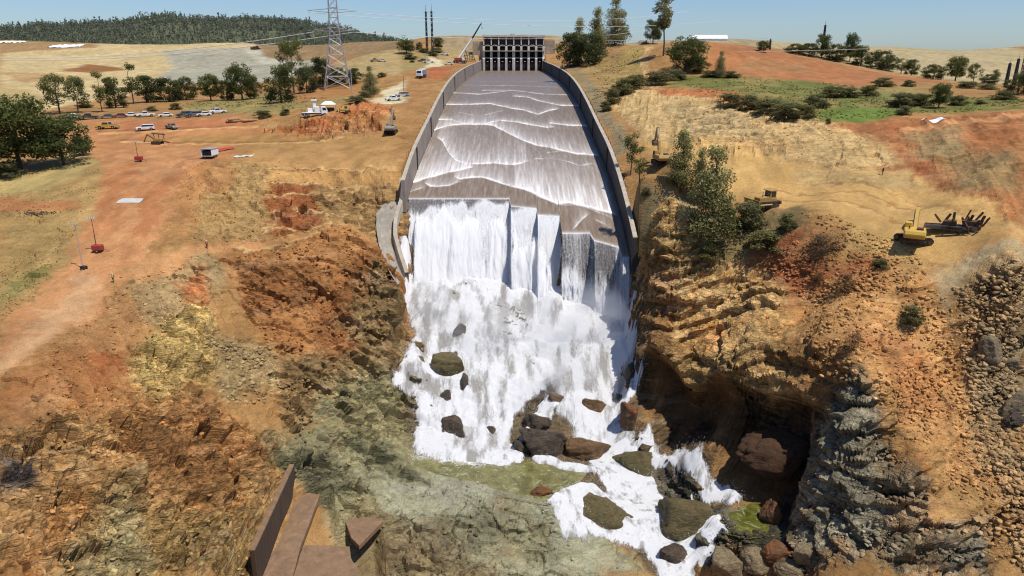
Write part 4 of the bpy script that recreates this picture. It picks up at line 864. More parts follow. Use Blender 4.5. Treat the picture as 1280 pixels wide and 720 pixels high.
rubble('rubble', [
 ('250,420 340,430 360,500 280,505', 1300, .08, .6, (176, 160, 128)), ('150,345 262,318 295,345 222,420 165,405', 900, .07, .4, (180, 164, 130)), ('280,322 490,322 515,430 440,480 340,440', 2200, .08, .6, (140, 90, 50)),
 ('0,545 200,520 360,560 330,718 0,718', 1500, .06, .5, (164, 124, 76)), ('225,205 340,200 490,232 490,318 240,305', 1900, .07, .4, (176, 140, 92)), ('330,575 400,505 485,465 530,500 530,570 780,700 790,718 430,718 395,615', 1000, .06, .5, (126, 118, 92)),
 ('60,440 140,360 250,420 200,500 60,540', 1300, .07, .4, (174, 128, 80)), ('340,480 470,450 480,480 370,530', 800, .1, .7, (150, 128, 92)), ('765,190 800,232 870,262 832,302 808,292', 500, .07, .3, (150, 134, 108)), ('790,118 870,112 1010,148 1085,172 1000,200 880,190', 900, .1, .5, (196, 160, 116)),
 ('330,150 460,130 488,140 470,165 400,172', 400, .1, .4, (186, 130, 78))], 6, M_rub)
# ------------------------------------------------------------------ remains of the lower chute at the bottom edge
M_mud = concrete_mat('muddy_concrete', lin((150, 118, 88))*.72, .18, .5, joint=80); M_dkwall = concrete_mat('dark_brown_wall', lin((92, 72, 54))*.62, .3, .4, joint=80)  # wall is a darker brown than the floor slab
def W3(px, py, z): return Vector(at_z(px, py, z))
zf = max(float(gat(*q_)[2]) for q_ in ((385, 640), (420, 700), (350, 700)))+1.5; print('ZF', zf, [gat(*q_)[2] for q_ in ((385, 640), (420, 700), (350, 700), (452, 662), (330, 700), (372, 612))])
a0, a1 = W3(372, 612, zf), W3(322, 735, zf-.8)      # foot of the wall, upstream and downstream end
dirw = (a1-a0).normalized(); a1 = a0+dirw*22
root = thing('broken_chute_wall', 'dark brown concrete wall and floor slab of the broken lower chute at the bottom edge', 'chute wreck', tuple(a0))
up = Vector((0, 0, 1)); nrm = Vector((dirw.y, -dirw.x, 0)).normalized(); nrm = nrm if nrm.x < 0 else -nrm
def slab(pts, th, name, m_, parent, org, bevel=.04):
    mb = MB(); n = len(pts); t = [Vector(p)-org for p in pts]; b = [p-Vector((0, 0, th)) for p in t]
    mb.add([*t, *b], [tuple(range(n)), tuple(range(n, 2*n))[::-1]]+[(k, (k+1) % n, n+(k+1) % n, n+k) for k in range(n)]); return mb.build(name, m_, parent, False, bevel)
hW = 5.0; mb = MB(); o0 = Vector((0, 0, 0)); o1 = a1-a0
q = [o0-up*3, o1-up*3, o1+up*(hW+.6), o0+up*hW+dirw*.5]; mb.add([*q, *[p+nrm*.7 for p in q]], [(0, 1, 2, 3), (7, 6, 5, 4), (0, 4, 5, 1), (1, 5, 6, 2), (2, 6, 7, 3), (3, 7, 4, 0)]); mb.build('wall_slab', M_dkwall, root, False, .05)
mb = MB(); q = [o0+dirw*.5+up*(hW+.004), o1+up*(hW+.604)]; q = [q[0]-nrm*.06, q[1]-nrm*.06, q[1]+nrm*.78, q[0]+nrm*.78]; mb.add([*q, *[p+up*.22 for p in q]], [(3, 2, 1, 0), (4, 5, 6, 7), (0, 1, 5, 4), (1, 2, 6, 5), (2, 3, 7, 6), (3, 0, 4, 7)]); mb.build('wall_top', M_mud, root)
f0, f1, f2 = W3(373, 614, zf), W3(400, 618, zf), W3(376, 682, zf-.8)
slab([f0, f1, f2, W3(362, 735, zf-.7), a1], .8, 'floor_slab', M_mud, root, a0)
slab([W3(379, 681, zf-.72), W3(437, 683, zf-.8), W3(439, 699, zf-.95), W3(447, 710, zf-1.1), W3(450, 735, zf-1.3), W3(362, 736, zf-1.25)], .9, 'floor_slab', M_mud, root, a0)
zl = max(float(gat(*q_)[2]) for q_ in ((440, 655), (465, 650), (452, 670), (478, 653), (448, 680)))+.55; c0 = W3(431, 652, zl)

ls = slab([W3(431, 650, zl+.1), W3(465, 646, zl), W3(479, 651, zl-.1), W3(449, 682, zl-.2), W3(439, 672, zl-.1)], .8, 'concrete_slab', M_mud, None, c0); ls.location = c0; tag(ls, 'loose triangular piece of brown concrete lying on the wet bedrock', 'concrete slab')
# ------------------------------------------------------------------ trees: tapered trunk with limbs, crown of many small leaf sprays
def leaf_mat(name, c, lo=.35, hi=1.75, trans=.3):
    s = NT(name); oi = s.n('ShaderNodeObjectInfo'); v = s.attr('shade')
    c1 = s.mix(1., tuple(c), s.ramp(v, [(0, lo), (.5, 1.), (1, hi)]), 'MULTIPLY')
    c2 = s.mix(s.math('MULTIPLY', oi.outputs['Random'], .55), c1, s.mix(1., c1, (1.35, 1.12, .75), 'MULTIPLY'))
    d = s.n('ShaderNodeBsdfDiffuse'); s.l(c2, d.inputs[0]); t = s.n('ShaderNodeBsdfTranslucent'); s.l(c2, t.inputs[0]); m = s.n('ShaderNodeMixShader'); m.inputs[0].default_value = trans+.12
    s.l(d.outputs[0], m.inputs[1]); s.l(t.outputs[0], m.inputs[2]); s.l(m.outputs[0], s.out.inputs[0]); return s.m
LM = {'oak': leaf_mat('oak_leaves', (.095, .115, .042)), 'live': leaf_mat('loose_leaves', (.145, .160, .062)), 'pine': leaf_mat('pine_needles', (.25, .25, .12)), 'dark': leaf_mat('dark_leaves', (.085, .100, .040)), 'brush': leaf_mat('brush_leaves', (.150, .148, .070)), 'dry': leaf_mat('dry_twigs', (.15, .10, .06))}
M_bark = mat('bark', (.075, .055, .04), .95, 0, .3, 3.)
def crown_mesh(name, seed, centers, leaves, leaf, flat=.0, spread=1.0):
    """sprays of leaves round clump centres (x, y, z, radius) in a crown of unit size"""
    r_ = np.random.default_rng(seed); P_ = []; S_ = []
    tot = sum(c[3]**2 for c in centers)
    zs = np.array([c[2] for c in centers]); zlo, zhi = zs.min(), zs.max()+1e-6
    for c in centers:
        n = max(6, int(leaves*c[3]**2/tot)); d = r_.normal(size=(n, 3)); d /= np.linalg.norm(d, axis=1)[:, None]; rad = c[3]*(r_.random(n)**.45)*spread
        p = d*rad[:, None]*np.array([1, 1, .75])+np.array(c[:3]); P_.append(p)
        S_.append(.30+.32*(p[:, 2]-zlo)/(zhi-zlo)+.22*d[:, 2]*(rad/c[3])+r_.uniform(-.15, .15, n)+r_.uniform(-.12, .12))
    p = np.concatenate(P_); s = np.concatenate(S_); n = len(p)
    u = r_.normal(size=(n, 3)); u /= np.linalg.norm(u, axis=1)[:, None]; w = r_.normal(size=(n, 3)); w -= (w*u).sum(1)[:, None]*u; w /= np.linalg.norm(w, axis=1)[:, None]
    sz = leaf*r_.uniform(.55, 1.35, n)[:, None]
    v = np.stack([p-u*sz-w*sz*.25, p+w*sz*.55-u*sz*.1, p+u*sz+w*sz*.2, p-w*sz*.5], 1).reshape(-1, 3)
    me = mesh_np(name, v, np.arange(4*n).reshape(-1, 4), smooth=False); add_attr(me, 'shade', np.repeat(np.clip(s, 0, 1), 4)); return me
def trunk_mesh(name, seed, top, r0, limbs, lean=.03):
    r_ = np.random.default_rng(seed); mb = MB(); pts = [np.array([0, 0, -.06])]; n = 5
    for k in range(1, n+1): pts.append(np.array([r_.normal()*lean*k/n, r_.normal()*lean*k/n, top*k/n]))
    for k in range(n): mb.tube(pts[k], pts[k+1], r0*(1-.8*k/n), r0*(1-.8*(k+1)/n), 7, False)
    for c in limbs:
        t = min(max((c[2]-.12)/top, .15), .95)*n; i = min(int(t), n-1); b = pts[i]+(pts[i+1]-pts[i])*(t-i); e = np.array(c[:3]); mid = (b+e)/2+np.array([0, 0, -.02])
        rr = r0*.42*(1-.6*t/n); mb.tube(b, mid, rr, rr*.65, 5, False); mb.tube(mid, e, rr*.65, rr*.25, 5, False)
    me = bpy.data.meshes.new(name); me.from_pydata(mb.v, [], mb.f); me.update(); me.materials.append(M_bark); return me
def tmpl(kind, seed):
    r_ = np.random.default_rng(seed); C = []
    if kind == 'oak':
        for k in range(64):
            a = r_.uniform(0, 6.28); z = r_.uniform(.22, .9); rr = .46*math.sqrt(max(0, 1-((z-.52)/.46)**2))*r_.uniform(.3, 1.); C.append((rr*math.cos(a), rr*math.sin(a), z, r_.uniform(.09, .18)))
        cr = crown_mesh('crown', seed, C, 7000, .022); tr = trunk_mesh('trunk', seed, .6, .032, C[::3])
        m = 'oak'
    elif kind == 'dense':
        for k in range(66):
            a = r_.uniform(0, 6.28); z = r_.uniform(.10, .92); rr = .44*math.sqrt(max(0, 1-((z-.45)/.52)**2))*r_.uniform(.4, 1.); C.append((rr*math.cos(a), rr*math.sin(a), z, r_.uniform(.09, .18)))
        cr = crown_mesh('crown', seed, C, 6500, .023); tr = trunk_mesh('trunk', seed, .6, .03, C[::4]); m = 'dark'
    elif kind == 'loose':
        for k in range(40):
            a = r_.uniform(0, 6.28); z = r_.uniform(.25, .95); rr = .40*math.sqrt(max(0, 1-((z-.55)/.48)**2))*r_.uniform(.4, 1.); C.append((rr*math.cos(a), rr*math.sin(a), z, r_.uniform(.08, .15)))
        cr = crown_mesh('crown', seed, C, 3600, .020); tr = trunk_mesh('trunk', seed, .8, .024, C[::2]); m = 'live'
    elif kind == 'pine':                              # grey pine: open, forked, ragged top
        for k in range(90):
            z = r_.uniform(.10, .97)**1.15; a = r_.uniform(0, 6.28); rr = (.27*(1-z)**.75+.02)*r_.uniform(.15, 1.); C.append((rr*math.cos(a), rr*math.sin(a), z, r_.uniform(.05, .095)*(1.2-.55*z)))
        cr = crown_mesh('crown', seed, C, 7500, .0150, 0, 1.7); tr = trunk_mesh('trunk', seed, .93, .017, C[::2], .02); m = 'pine'
    elif kind == 'tallpine':                          # bare lower trunk
        for k in range(26):
            z = r_.uniform(.42, .98); a = r_.uniform(0, 6.28); rr = (.15*(1-abs(z-.68)/.6))*r_.uniform(.2, 1.); C.append((rr*math.cos(a), rr*math.sin(a), z, r_.uniform(.03, .065)))
        cr = crown_mesh('crown', seed, C, 2400, .016, 0, 1.6); tr = trunk_mesh('trunk', seed, .95, .012, C[::2], .02); m = 'pine'
    elif kind == 'sparse':
        for k in range(20):
            z = r_.uniform(.3, .97); a = r_.uniform(0, 6.28); rr = .17*(1-.5*z)*r_.uniform(.2, 1.); C.append((rr*math.cos(a), rr*math.sin(a), z, r_.uniform(.04, .085)))
        cr = crown_mesh('crown', seed, C, 1500, .018, 0, 1.5); tr = trunk_mesh('trunk', seed, .9, .014, C[::2], .03); m = 'live'
    elif kind in ('bush', 'dry'):
        for k in range(40):
            a = r_.uniform(0, 6.28); z = r_.uniform(.05, .82); rr = .42*math.sqrt(max(0, 1-((z-.15)/.78)**2))*r_.uniform(.2, 1.); C.append((rr*math.cos(a), rr*math.sin(a), z, r_.uniform(.12, .2)))
        cr = crown_mesh('crown', seed, C, 3400 if kind == 'bush' else 1900, .034 if kind == 'bush' else .024); tr = trunk_mesh('stems', seed, .35, .02, C[::2]); m = 'brush' if kind == 'bush' else 'dry'
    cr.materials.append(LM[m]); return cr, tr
TM = {}
for kind, n in (('oak', 3), ('dense', 3), ('loose', 3), ('pine', 3), ('tallpine', 1), ('sparse', 2), ('bush', 4), ('dry', 2)):
    TM[kind] = [tmpl(kind, 500+17*len(TM)+k) for k in range(n)]
WR = {'oak': .95, 'dense': .92, 'loose': .82, 'pine': .62, 'tallpine': .30, 'sparse': .36, 'bush': .95, 'dry': .95}     # width / height of each template
_tc = [0]
def tree(kind, px, py, hpx, wpx, label, group, mats=None):
    b = gat(px, py); m = mscale(b[1], b[2]); h = hpx*m/.97; wd = wpx*m/WR[kind]/1.0
    _tc[0] += 1; cr, tr = TM[kind][_tc[0] % len(TM[kind])]
    nm = {'bush': 'bush', 'dry': 'dry_bush', 'pine': 'pine_tree', 'tallpine': 'pine_tree', 'oak': 'oak_tree'}.get(kind, 'tree')
    o = bpy.data.objects.new(nm, None); col.objects.link(o); o.location = (b[0], b[1], b[2]-.05); o.rotation_euler = (0, 0, random.uniform(0, 6.28)); o.scale = (wd, wd, h)
    tag(o, label, 'bush' if kind in ('bush', 'dry') else 'tree', group)
    for me_, n_ in ((cr, 'crown'), (tr, 'trunk')):
        c = bpy.data.objects.new(n_, me_); col.objects.link(c); c.parent = o
    return o
VEG = [
 ('near oaks at the left edge', [
  ('oak', 26, 214, 92, 100, 'largest dark oak, cut by the left edge, beside the left field'), ('oak', 80, 206, 62, 74, 'broad dark oak just right of the largest oak at the left edge'), ('oak', 104, 194, 26, 24, 'small round oak at the right end of the left oak clump'), ('bush', 8, 222, 22, 44, 'low dark bush under the largest oak at the left edge')]),
 ('trees behind the parking ground', [
  ('loose', 75, 142, 48, 40, 'pale green loose tree at the left end of the row behind the parked cars'), ('loose', 98, 141, 44, 28, 'second pale green tree of the row, left of the dark trees'), ('sparse', 128, 140, 48, 18, 'thin sparse tree rising above the dark row behind the dark sedan'), ('dense', 145, 135, 37, 30, 'dark round tree behind the dark red car'), ('sparse', 167, 130, 48, 20, 'thin tree with a tufted top in the middle of the parking row'),
  ('dense', 184, 128, 32, 38, 'wide dark tree behind the first white pickup'), ('dense', 212, 127, 29, 36, 'wide dark tree behind the second white pickup'), ('dense', 233, 125, 28, 30, 'dark tree at the right end of the dense parking row'), ('oak', 264, 126, 32, 30, 'dark tree alone on the grass right of the dense row'), ('dense', 284, 125, 24, 24, 'smaller dark tree between two taller ones on the grass strip'),
  ('oak', 303, 125, 44, 34, 'tall lobed dark tree on the grass strip'), ('dense', 318, 123, 26, 22, 'dark tree at the foot of the tall lobed one, on its right'), ('dense', 352, 128, 44, 42, 'broad dark tree in front of the tall sparse tree'), ('loose', 368, 116, 64, 34, 'tallest tree of the left side, sparse at the top'), ('dense', 384, 116, 30, 30, 'dark tree close to the right of the tallest sparse tree'),
  ('dense', 404, 107, 34, 32, 'dark tree behind the left leg of the lattice tower'), ('dense', 424, 105, 20, 22, 'low dark tree standing within the lattice tower base'), ('dense', 444, 104, 18, 22, 'low dark tree right of the lattice tower base'), ('pine', 463, 118, 34, 24, 'pointed green tree beside the pale road, right of the lattice tower')]),
 ('bushes by the left works', [('bush', 329, 147, 10, 24, 'grey bush left of the drill truck'), ('bush', 357, 144, 9, 16, 'small grey bush behind the drill truck bed'), ('bush', 446, 127, 8, 28, 'flat bush below the lattice tower'), ('bush', 456, 122, 9, 22, 'dark bush below the pointed tree by the pale road'), ('bush', 220, 137, 9, 16, 'bush between the second lone white car and the black car'), ('bush', 190, 139, 7, 16, 'small bush at the edge of the row of parked cars'), ('bush', 478, 96, 6, 14, 'small bush on the bank left of the pale road'), ('bush', 106, 135, 10, 22, 'bush between the loose pale trees and the cars')]),
 ('trees below the crest left of the gates', [('oak', 508, 67, 17, 24, 'round dark tree left of the two tall masts'), ('dense', 524, 62, 9, 9, 'tiny dark tree between the round tree and the masts'), ('oak', 548, 62, 15, 14, 'dark tree right of the two tall masts'), ('bush', 512, 74, 7, 20, 'bush in front of the round dark tree by the masts'), ('bush', 530, 66, 6, 18, 'bush at the foot of the two masts'), ('bush', 541, 70, 8, 16, 'dark bush in front of the right mast'), ('bush', 546, 66, 7, 16, 'bush below the tree right of the masts'), ('bush', 515, 78, 4, 8, 'tiny bush on the grass below the round tree')]),
 ('trees on the knoll right of the gates', [('dense', 712, 84, 40, 36, 'dense green tree beside the right end of the gatehouse'), ('dense', 736, 80, 36, 40, 'dense green tree under the tall pines'), ('pine', 724, 72, 46, 26, 'pale thin pine at the left of the knoll'), ('pine', 746, 74, 60, 34, 'tall green pine in the middle of the knoll'), ('pine', 768, 57, 56, 38, 'tallest green pine at the right of the knoll group'), ('sparse', 779, 56, 38, 14, 'narrow pine at the right end of the knoll group'),
  ('tallpine', 829, 70, 80, 28, 'very tall pine with a bare trunk beside the track'), ('oak', 816, 55, 29, 24, 'round tree left of the very tall bare pine'), ('oak', 856, 90, 42, 48, 'big dark round oak on the red hillside'), ('dense', 875, 91, 18, 24, 'low dark tree joined to the right of the big round oak'), ('pine', 900, 97, 32, 18, 'small dark conifer on the green slope'), ('oak', 954, 65, 14, 16, 'small grey tree alone on the crest of the red hill')]),
 ('bushes on the right slope', [('bush', 824, 106, 18, 44, 'grey bush beside the dirt track'), ('bush', 846, 100, 14, 30, 'grey bush below the big round oak'), ('bush', 888, 96, 9, 24, 'bush left of the small dark conifer'), ('bush', 914, 97, 9, 24, 'bush right of the small dark conifer'), ('bush', 795, 112, 20, 32, 'green bush on the bank above the pale cut'), ('bush', 779, 118, 22, 30, 'dark bush on the bank, second from the top'), ('bush', 765, 130, 22, 22, 'dark bush on the bank, third from the top'), ('bush', 757, 139, 14, 16, 'lowest dark bush on the bank by the chute wall'),
  ('bush', 912, 134, 18, 36, 'first bush at the left end of the dark belt on the right slope'), ('bush', 938, 137, 20, 40, 'second bush of the dark belt on the right slope'), ('bush', 962, 142, 20, 40, 'third bush of the dark belt on the right slope'), ('bush', 984, 150, 24, 44, 'biggest bush of the dark belt, left of the bright grass'), ('bush', 1006, 148, 18, 30, 'bush at the left border of the bright grass'), ('bush', 1020, 134, 18, 34, 'bush above the left end of the bright grass'), ('bush', 1042, 122, 16, 36, 'bush above the middle of the bright grass'), ('bush', 1063, 122, 14, 26, 'bush above the right half of the bright grass'),
  ('bush', 1086, 120, 14, 26, 'grey bush above the right end of the bright grass'), ('bush', 1104, 108, 12, 30, 'grey bush at the foot of the red hill'), ('bush', 1136, 108, 9, 18, 'brown bush at the foot of the red hill'), ('bush', 1126, 134, 20, 36, 'dark bush right of the bright grass'), ('bush', 1150, 132, 16, 32, 'grey bush second right of the bright grass'), ('oak', 1173, 135, 30, 26, 'small dark tree among the grey bushes at the right'), ('bush', 1196, 131, 13, 26, 'grey bush right of the small dark tree'), ('bush', 1130, 143, 12, 22, 'low bush at the lower right tip of the bright grass'), ('bush', 1210, 110, 9, 30, 'grey bush under the far tree belt at the right'), ('bush', 1235, 112, 8, 26, 'grey bush left of the pole group'), ('bush', 1255, 124, 12, 30, 'dark bush near the right edge'), ('bush', 1225, 130, 6, 16, 'small dark bush on the grass at the right'), ('bush', 1035, 155, 8, 8, 'tiny bush at the lower left tip of the bright grass')]),
 ('trees along the ridge at the right', [('dense', 994, 68, 13, 26, 'low dark tree at the upper left end of the ridge belt'), ('dense', 1011, 71, 16, 26, 'second dark tree of the ridge belt'), ('oak', 1027, 72, 28, 20, 'dark tree at the foot of the mast on the ridge'), ('dense', 1044, 76, 20, 30, 'dark tree right of the mast on the ridge'), ('oak', 1062, 77, 34, 18, 'tallest tree of the ridge belt'), ('dense', 1076, 82, 24, 30, 'dark tree below the tallest one of the ridge belt'), ('dense', 1102, 88, 24, 36, 'broad dark tree in the middle of the ridge belt'), ('loose', 1126, 92, 18, 20, 'pale tree between the broad dark tree and the round one'), ('dense', 1139, 94, 19, 18, 'small round dark tree of the ridge belt'),
  ('dense', 1166, 99, 18, 28, 'low tree right of the small round one'), ('oak', 1194, 101, 29, 28, 'tall round tree near the right end of the ridge belt'), ('loose', 1216, 104, 24, 18, 'narrow pale tree right of the tall round tree'), ('dense', 1236, 105, 12, 22, 'low dark tree left of the poles'), ('sparse', 1243, 105, 20, 10, 'thin tree beside the poles'), ('dense', 1272, 118, 26, 36, 'dark tree cut by the right edge')]),
 ('trees on the right bank of the chute', [('sparse', 788, 219, 58, 20, 'slender tree right beside the chute wall'), ('sparse', 799, 228, 44, 18, 'second slender tree beside the chute wall, nearer'), ('bush', 808, 244, 11, 13, 'tiny round bush below the two slender trees'), ('pine', 850, 240, 76, 46, 'full olive pine behind the big pine, beside the excavator'), ('pine', 874, 252, 66, 38, 'olive pine between the full pine and the big pine'), ('pine', 888, 302, 118, 76, 'biggest pine, on the edge above the cliff'), ('sparse', 904, 310, 76, 26, 'thin dark pine with a bare lower trunk, right of the biggest pine'),
  ('bush', 934, 288, 40, 50, 'dark green bush right of the thin pine'), ('bush', 958, 314, 28, 56, 'wide olive bush on the red rocks'), ('bush', 984, 288, 24, 26, 'dark bush below the loader'), ('bush', 884, 320, 16, 40, 'grey bush in the shade under the biggest pine'), ('dry', 1030, 318, 28, 52, 'wide dry grey bush on the red rubble'), ('dry', 1056, 364, 26, 28, 'brown dry bush on the red rubble'), ('dry', 1020, 354, 16, 24, 'small brown dry bush left of the other on the red rubble'), ('bush', 1100, 334, 13, 22, 'small bright green bush below the yellow excavator'), ('bush', 1138, 405, 26, 30, 'lone green bush on the rubble slope'), ('dry', 1066, 438, 26, 28, 'lone brown bush on the rubble slope')]),
]
for grp, lst in VEG:
    for kind, px, py, h, w_, lab in lst: tree(kind, px, py, h, w_, lab, grp)
# ------------------------------------------------------------------ wooded hill beyond the works
prof = np.array([(-120, 30), (0, 33), (20, 34), (45, 40), (60, 38), (110, 36), (160, 33), (210, 30), (260, 27), (300, 26), (350, 27), (400, 32), (440, 38), (480, 46), (520, 54), (560, 62)])
Yh = np.linspace(930, 1500, 60); A_ = np.linspace(-.86, -.075, 220); AA, YY = np.meshgrid(A_, Yh)
top_px = np.interp(AA*F*CP*1.0+640, prof[:, 0], prof[:, 1]); ztop = (66-top_px)/F*1300*1.02
s_ = sstep(930, 1300, YY); ZZ = -8+(ztop+8)*s_-sstep(1320, 1500, YY)*70+fbm(AA*YY, YY, 0, 60, 4, 241)*9*s_
me = mesh_np('wooded_hill', np.stack([AA*YY, YY, ZZ], -1).reshape(-1, 3), grid_quads(*AA.shape)); link('hill', me, simple_mat('hill_brush', (.085, .092, .045), .95, 0, .35, .02), kind='structure')
r_ = np.random.default_rng(77); n = 7500; a = r_.uniform(-.84, -.09, n); y = 1000+330*r_.random(n)**.8
fi = np.clip((a-A_[0])/(A_[1]-A_[0]), 0, 218).astype(int); fj = np.clip((y-Yh[0])/(Yh[1]-Yh[0]), 0, 58).astype(int); z = ZZ[fj, fi]
vs = []; sh = []
for k in range(n):
    h = r_.uniform(5, 10)*(1.5 if r_.random() < .10 else 1); nl = 14; t = r_.random(nl)**.8; rad = h*.27*(1-.75*t) if k % 3 else h*.42*np.sqrt(np.clip(1-(t-.5)**2*3.4, 0, 1)); an = r_.uniform(0, 6.28, nl)
    c = np.stack([a[k]*y[k]+rad*np.cos(an)*r_.random(nl), y[k]+rad*np.sin(an)*r_.random(nl), z[k]+h*(.08+.92*t)], -1)
    u = r_.normal(size=(nl, 3)); u /= np.linalg.norm(u, axis=1)[:, None]; w2 = np.cross(u, r_.normal(size=(nl, 3))); w2 /= np.linalg.norm(w2, axis=1)[:, None]; sz = h*.15*(1.2-.6*t)[:, None]
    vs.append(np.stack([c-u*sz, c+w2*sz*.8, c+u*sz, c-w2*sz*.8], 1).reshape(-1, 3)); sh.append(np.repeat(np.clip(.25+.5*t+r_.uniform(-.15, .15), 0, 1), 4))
v = np.concatenate(vs); me = mesh_np('forest', v, np.arange(len(v)).reshape(-1, 4), smooth=False); add_attr(me, 'shade', np.concatenate(sh)); link('forest', me, leaf_mat('far_forest', (.155, .185, .155), .78, 1.25), kind='stuff')  # forest colour paled and blued in place of distance haze
# dry grass tufts and weeds on the soft banks
def tufts(spec, seed):
    r_ = np.random.default_rng(seed); vs = []; sh = []
    for poly, n, h in spec:
        pf = poly_fan(P(poly)); lo, hi = pf.min(0), pf.max(0); q = r_.uniform(lo, hi, (n*3, 2)); q = q[mask_poly(pf, .5, q[:, 0], q[:, 1]) > .5][:n]
        Y = np.exp(q[:, 1]); X = q[:, 0]*Y; Z = ground(X, Y); keep = fbm(X, Y, 0, 9, 3, 251) > -.05; X, Y, Z = X[keep], Y[keep], Z[keep]; m = len(X)
        for j in range(5):
            an = r_.uniform(0, 6.28, m); hh = h*r_.uniform(.5, 1.3, m); wx = np.cos(an)*hh*.5; wy = np.sin(an)*hh*.5; ox = r_.normal(0, h*.5, m); oy = r_.normal(0, h*.5, m)
            b = np.stack([X+ox, Y+oy, Z-.05], -1); d = np.stack([wx, wy, 0*wx], -1); up_ = np.stack([r_.normal(0, .3, m)*hh, r_.normal(0, .3, m)*hh, hh], -1)
            vs.append(np.stack([b-d, b+d, b+up_+d*.4, b+up_-d*.4], 1).reshape(-1, 3)); sh.append(np.repeat(r_.uniform(.1, .9, m), 4))
    v = np.concatenate(vs); me = mesh_np('grass', v, np.arange(len(v)).reshape(-1, 4), smooth=False); add_attr(me, 'shade', np.concatenate(sh)); return me
link('grass', tufts([('0,214 100,188 132,222 95,290 62,350 0,402', 1300, .2), ('225,130 330,118 440,124 350,142 240,142', 700, .35)], 1), leaf_mat('dry_grass', (.40, .31, .14)), kind='stuff')
link('grass', tufts([('830,96 1000,100 1280,124 1280,136 1130,142 1060,156 1018,152 900,126', 2600, .28), ('230,132 330,122 420,118 350,140', 300, .4), ('765,190 802,232 870,262 832,302 808,292', 250, .25), ('740,72 800,62 805,112 740,130', 700, .35)], 2), leaf_mat('green_grass', (.19, .20, .07)), kind='stuff')
# ------------------------------------------------------------------ vehicles (forward = +x, base at z = 0)
PAINT = {'white': (.78, .78, .76), 'black': (.018, .018, .02), 'grey': (.11, .11, .12), 'red': (.16, .03, .025), 'yellow': (.62, .36, .04), 'blue': (.06, .07, .14), 'silver': (.42, .42, .43), 'tan': (.30, .22, .13)}
M_glass = mat('dark_glass', (.02, .025, .03), .12, 0, .05, 1, 0, .6); M_tyre = mat('tyre_rubber', (.018, .017, .016), .9); M_rim = mat('wheel_rim', (.35, .35, .35), .4, .6); M_chrome = mat('bumper_trim', (.12, .12, .12), .4); M_lamp = mat('headlight_glass', (.8, .8, .75), .2)
def paint_m(c): return mat('paint_'+c, PAINT[c], .32, 0, .08, .6, 0, .5, (.32, .19, .10))
def wheel(parent, x, y, r, wd):
    mb = MB(); mb.tube((x, y-wd/2, r), (x, y+wd/2, r), r, r, 16); w_ = mb.build('wheel', M_tyre, parent, False, .03)
    mb = MB(); s_ = 1 if y > 0 else -1; mb.tube((x, y+s_*(wd/2-.02), r), (x, y+s_*(wd/2+.02), r), r*.58, r*.5, 12); mb.build('rim', M_rim, w_)
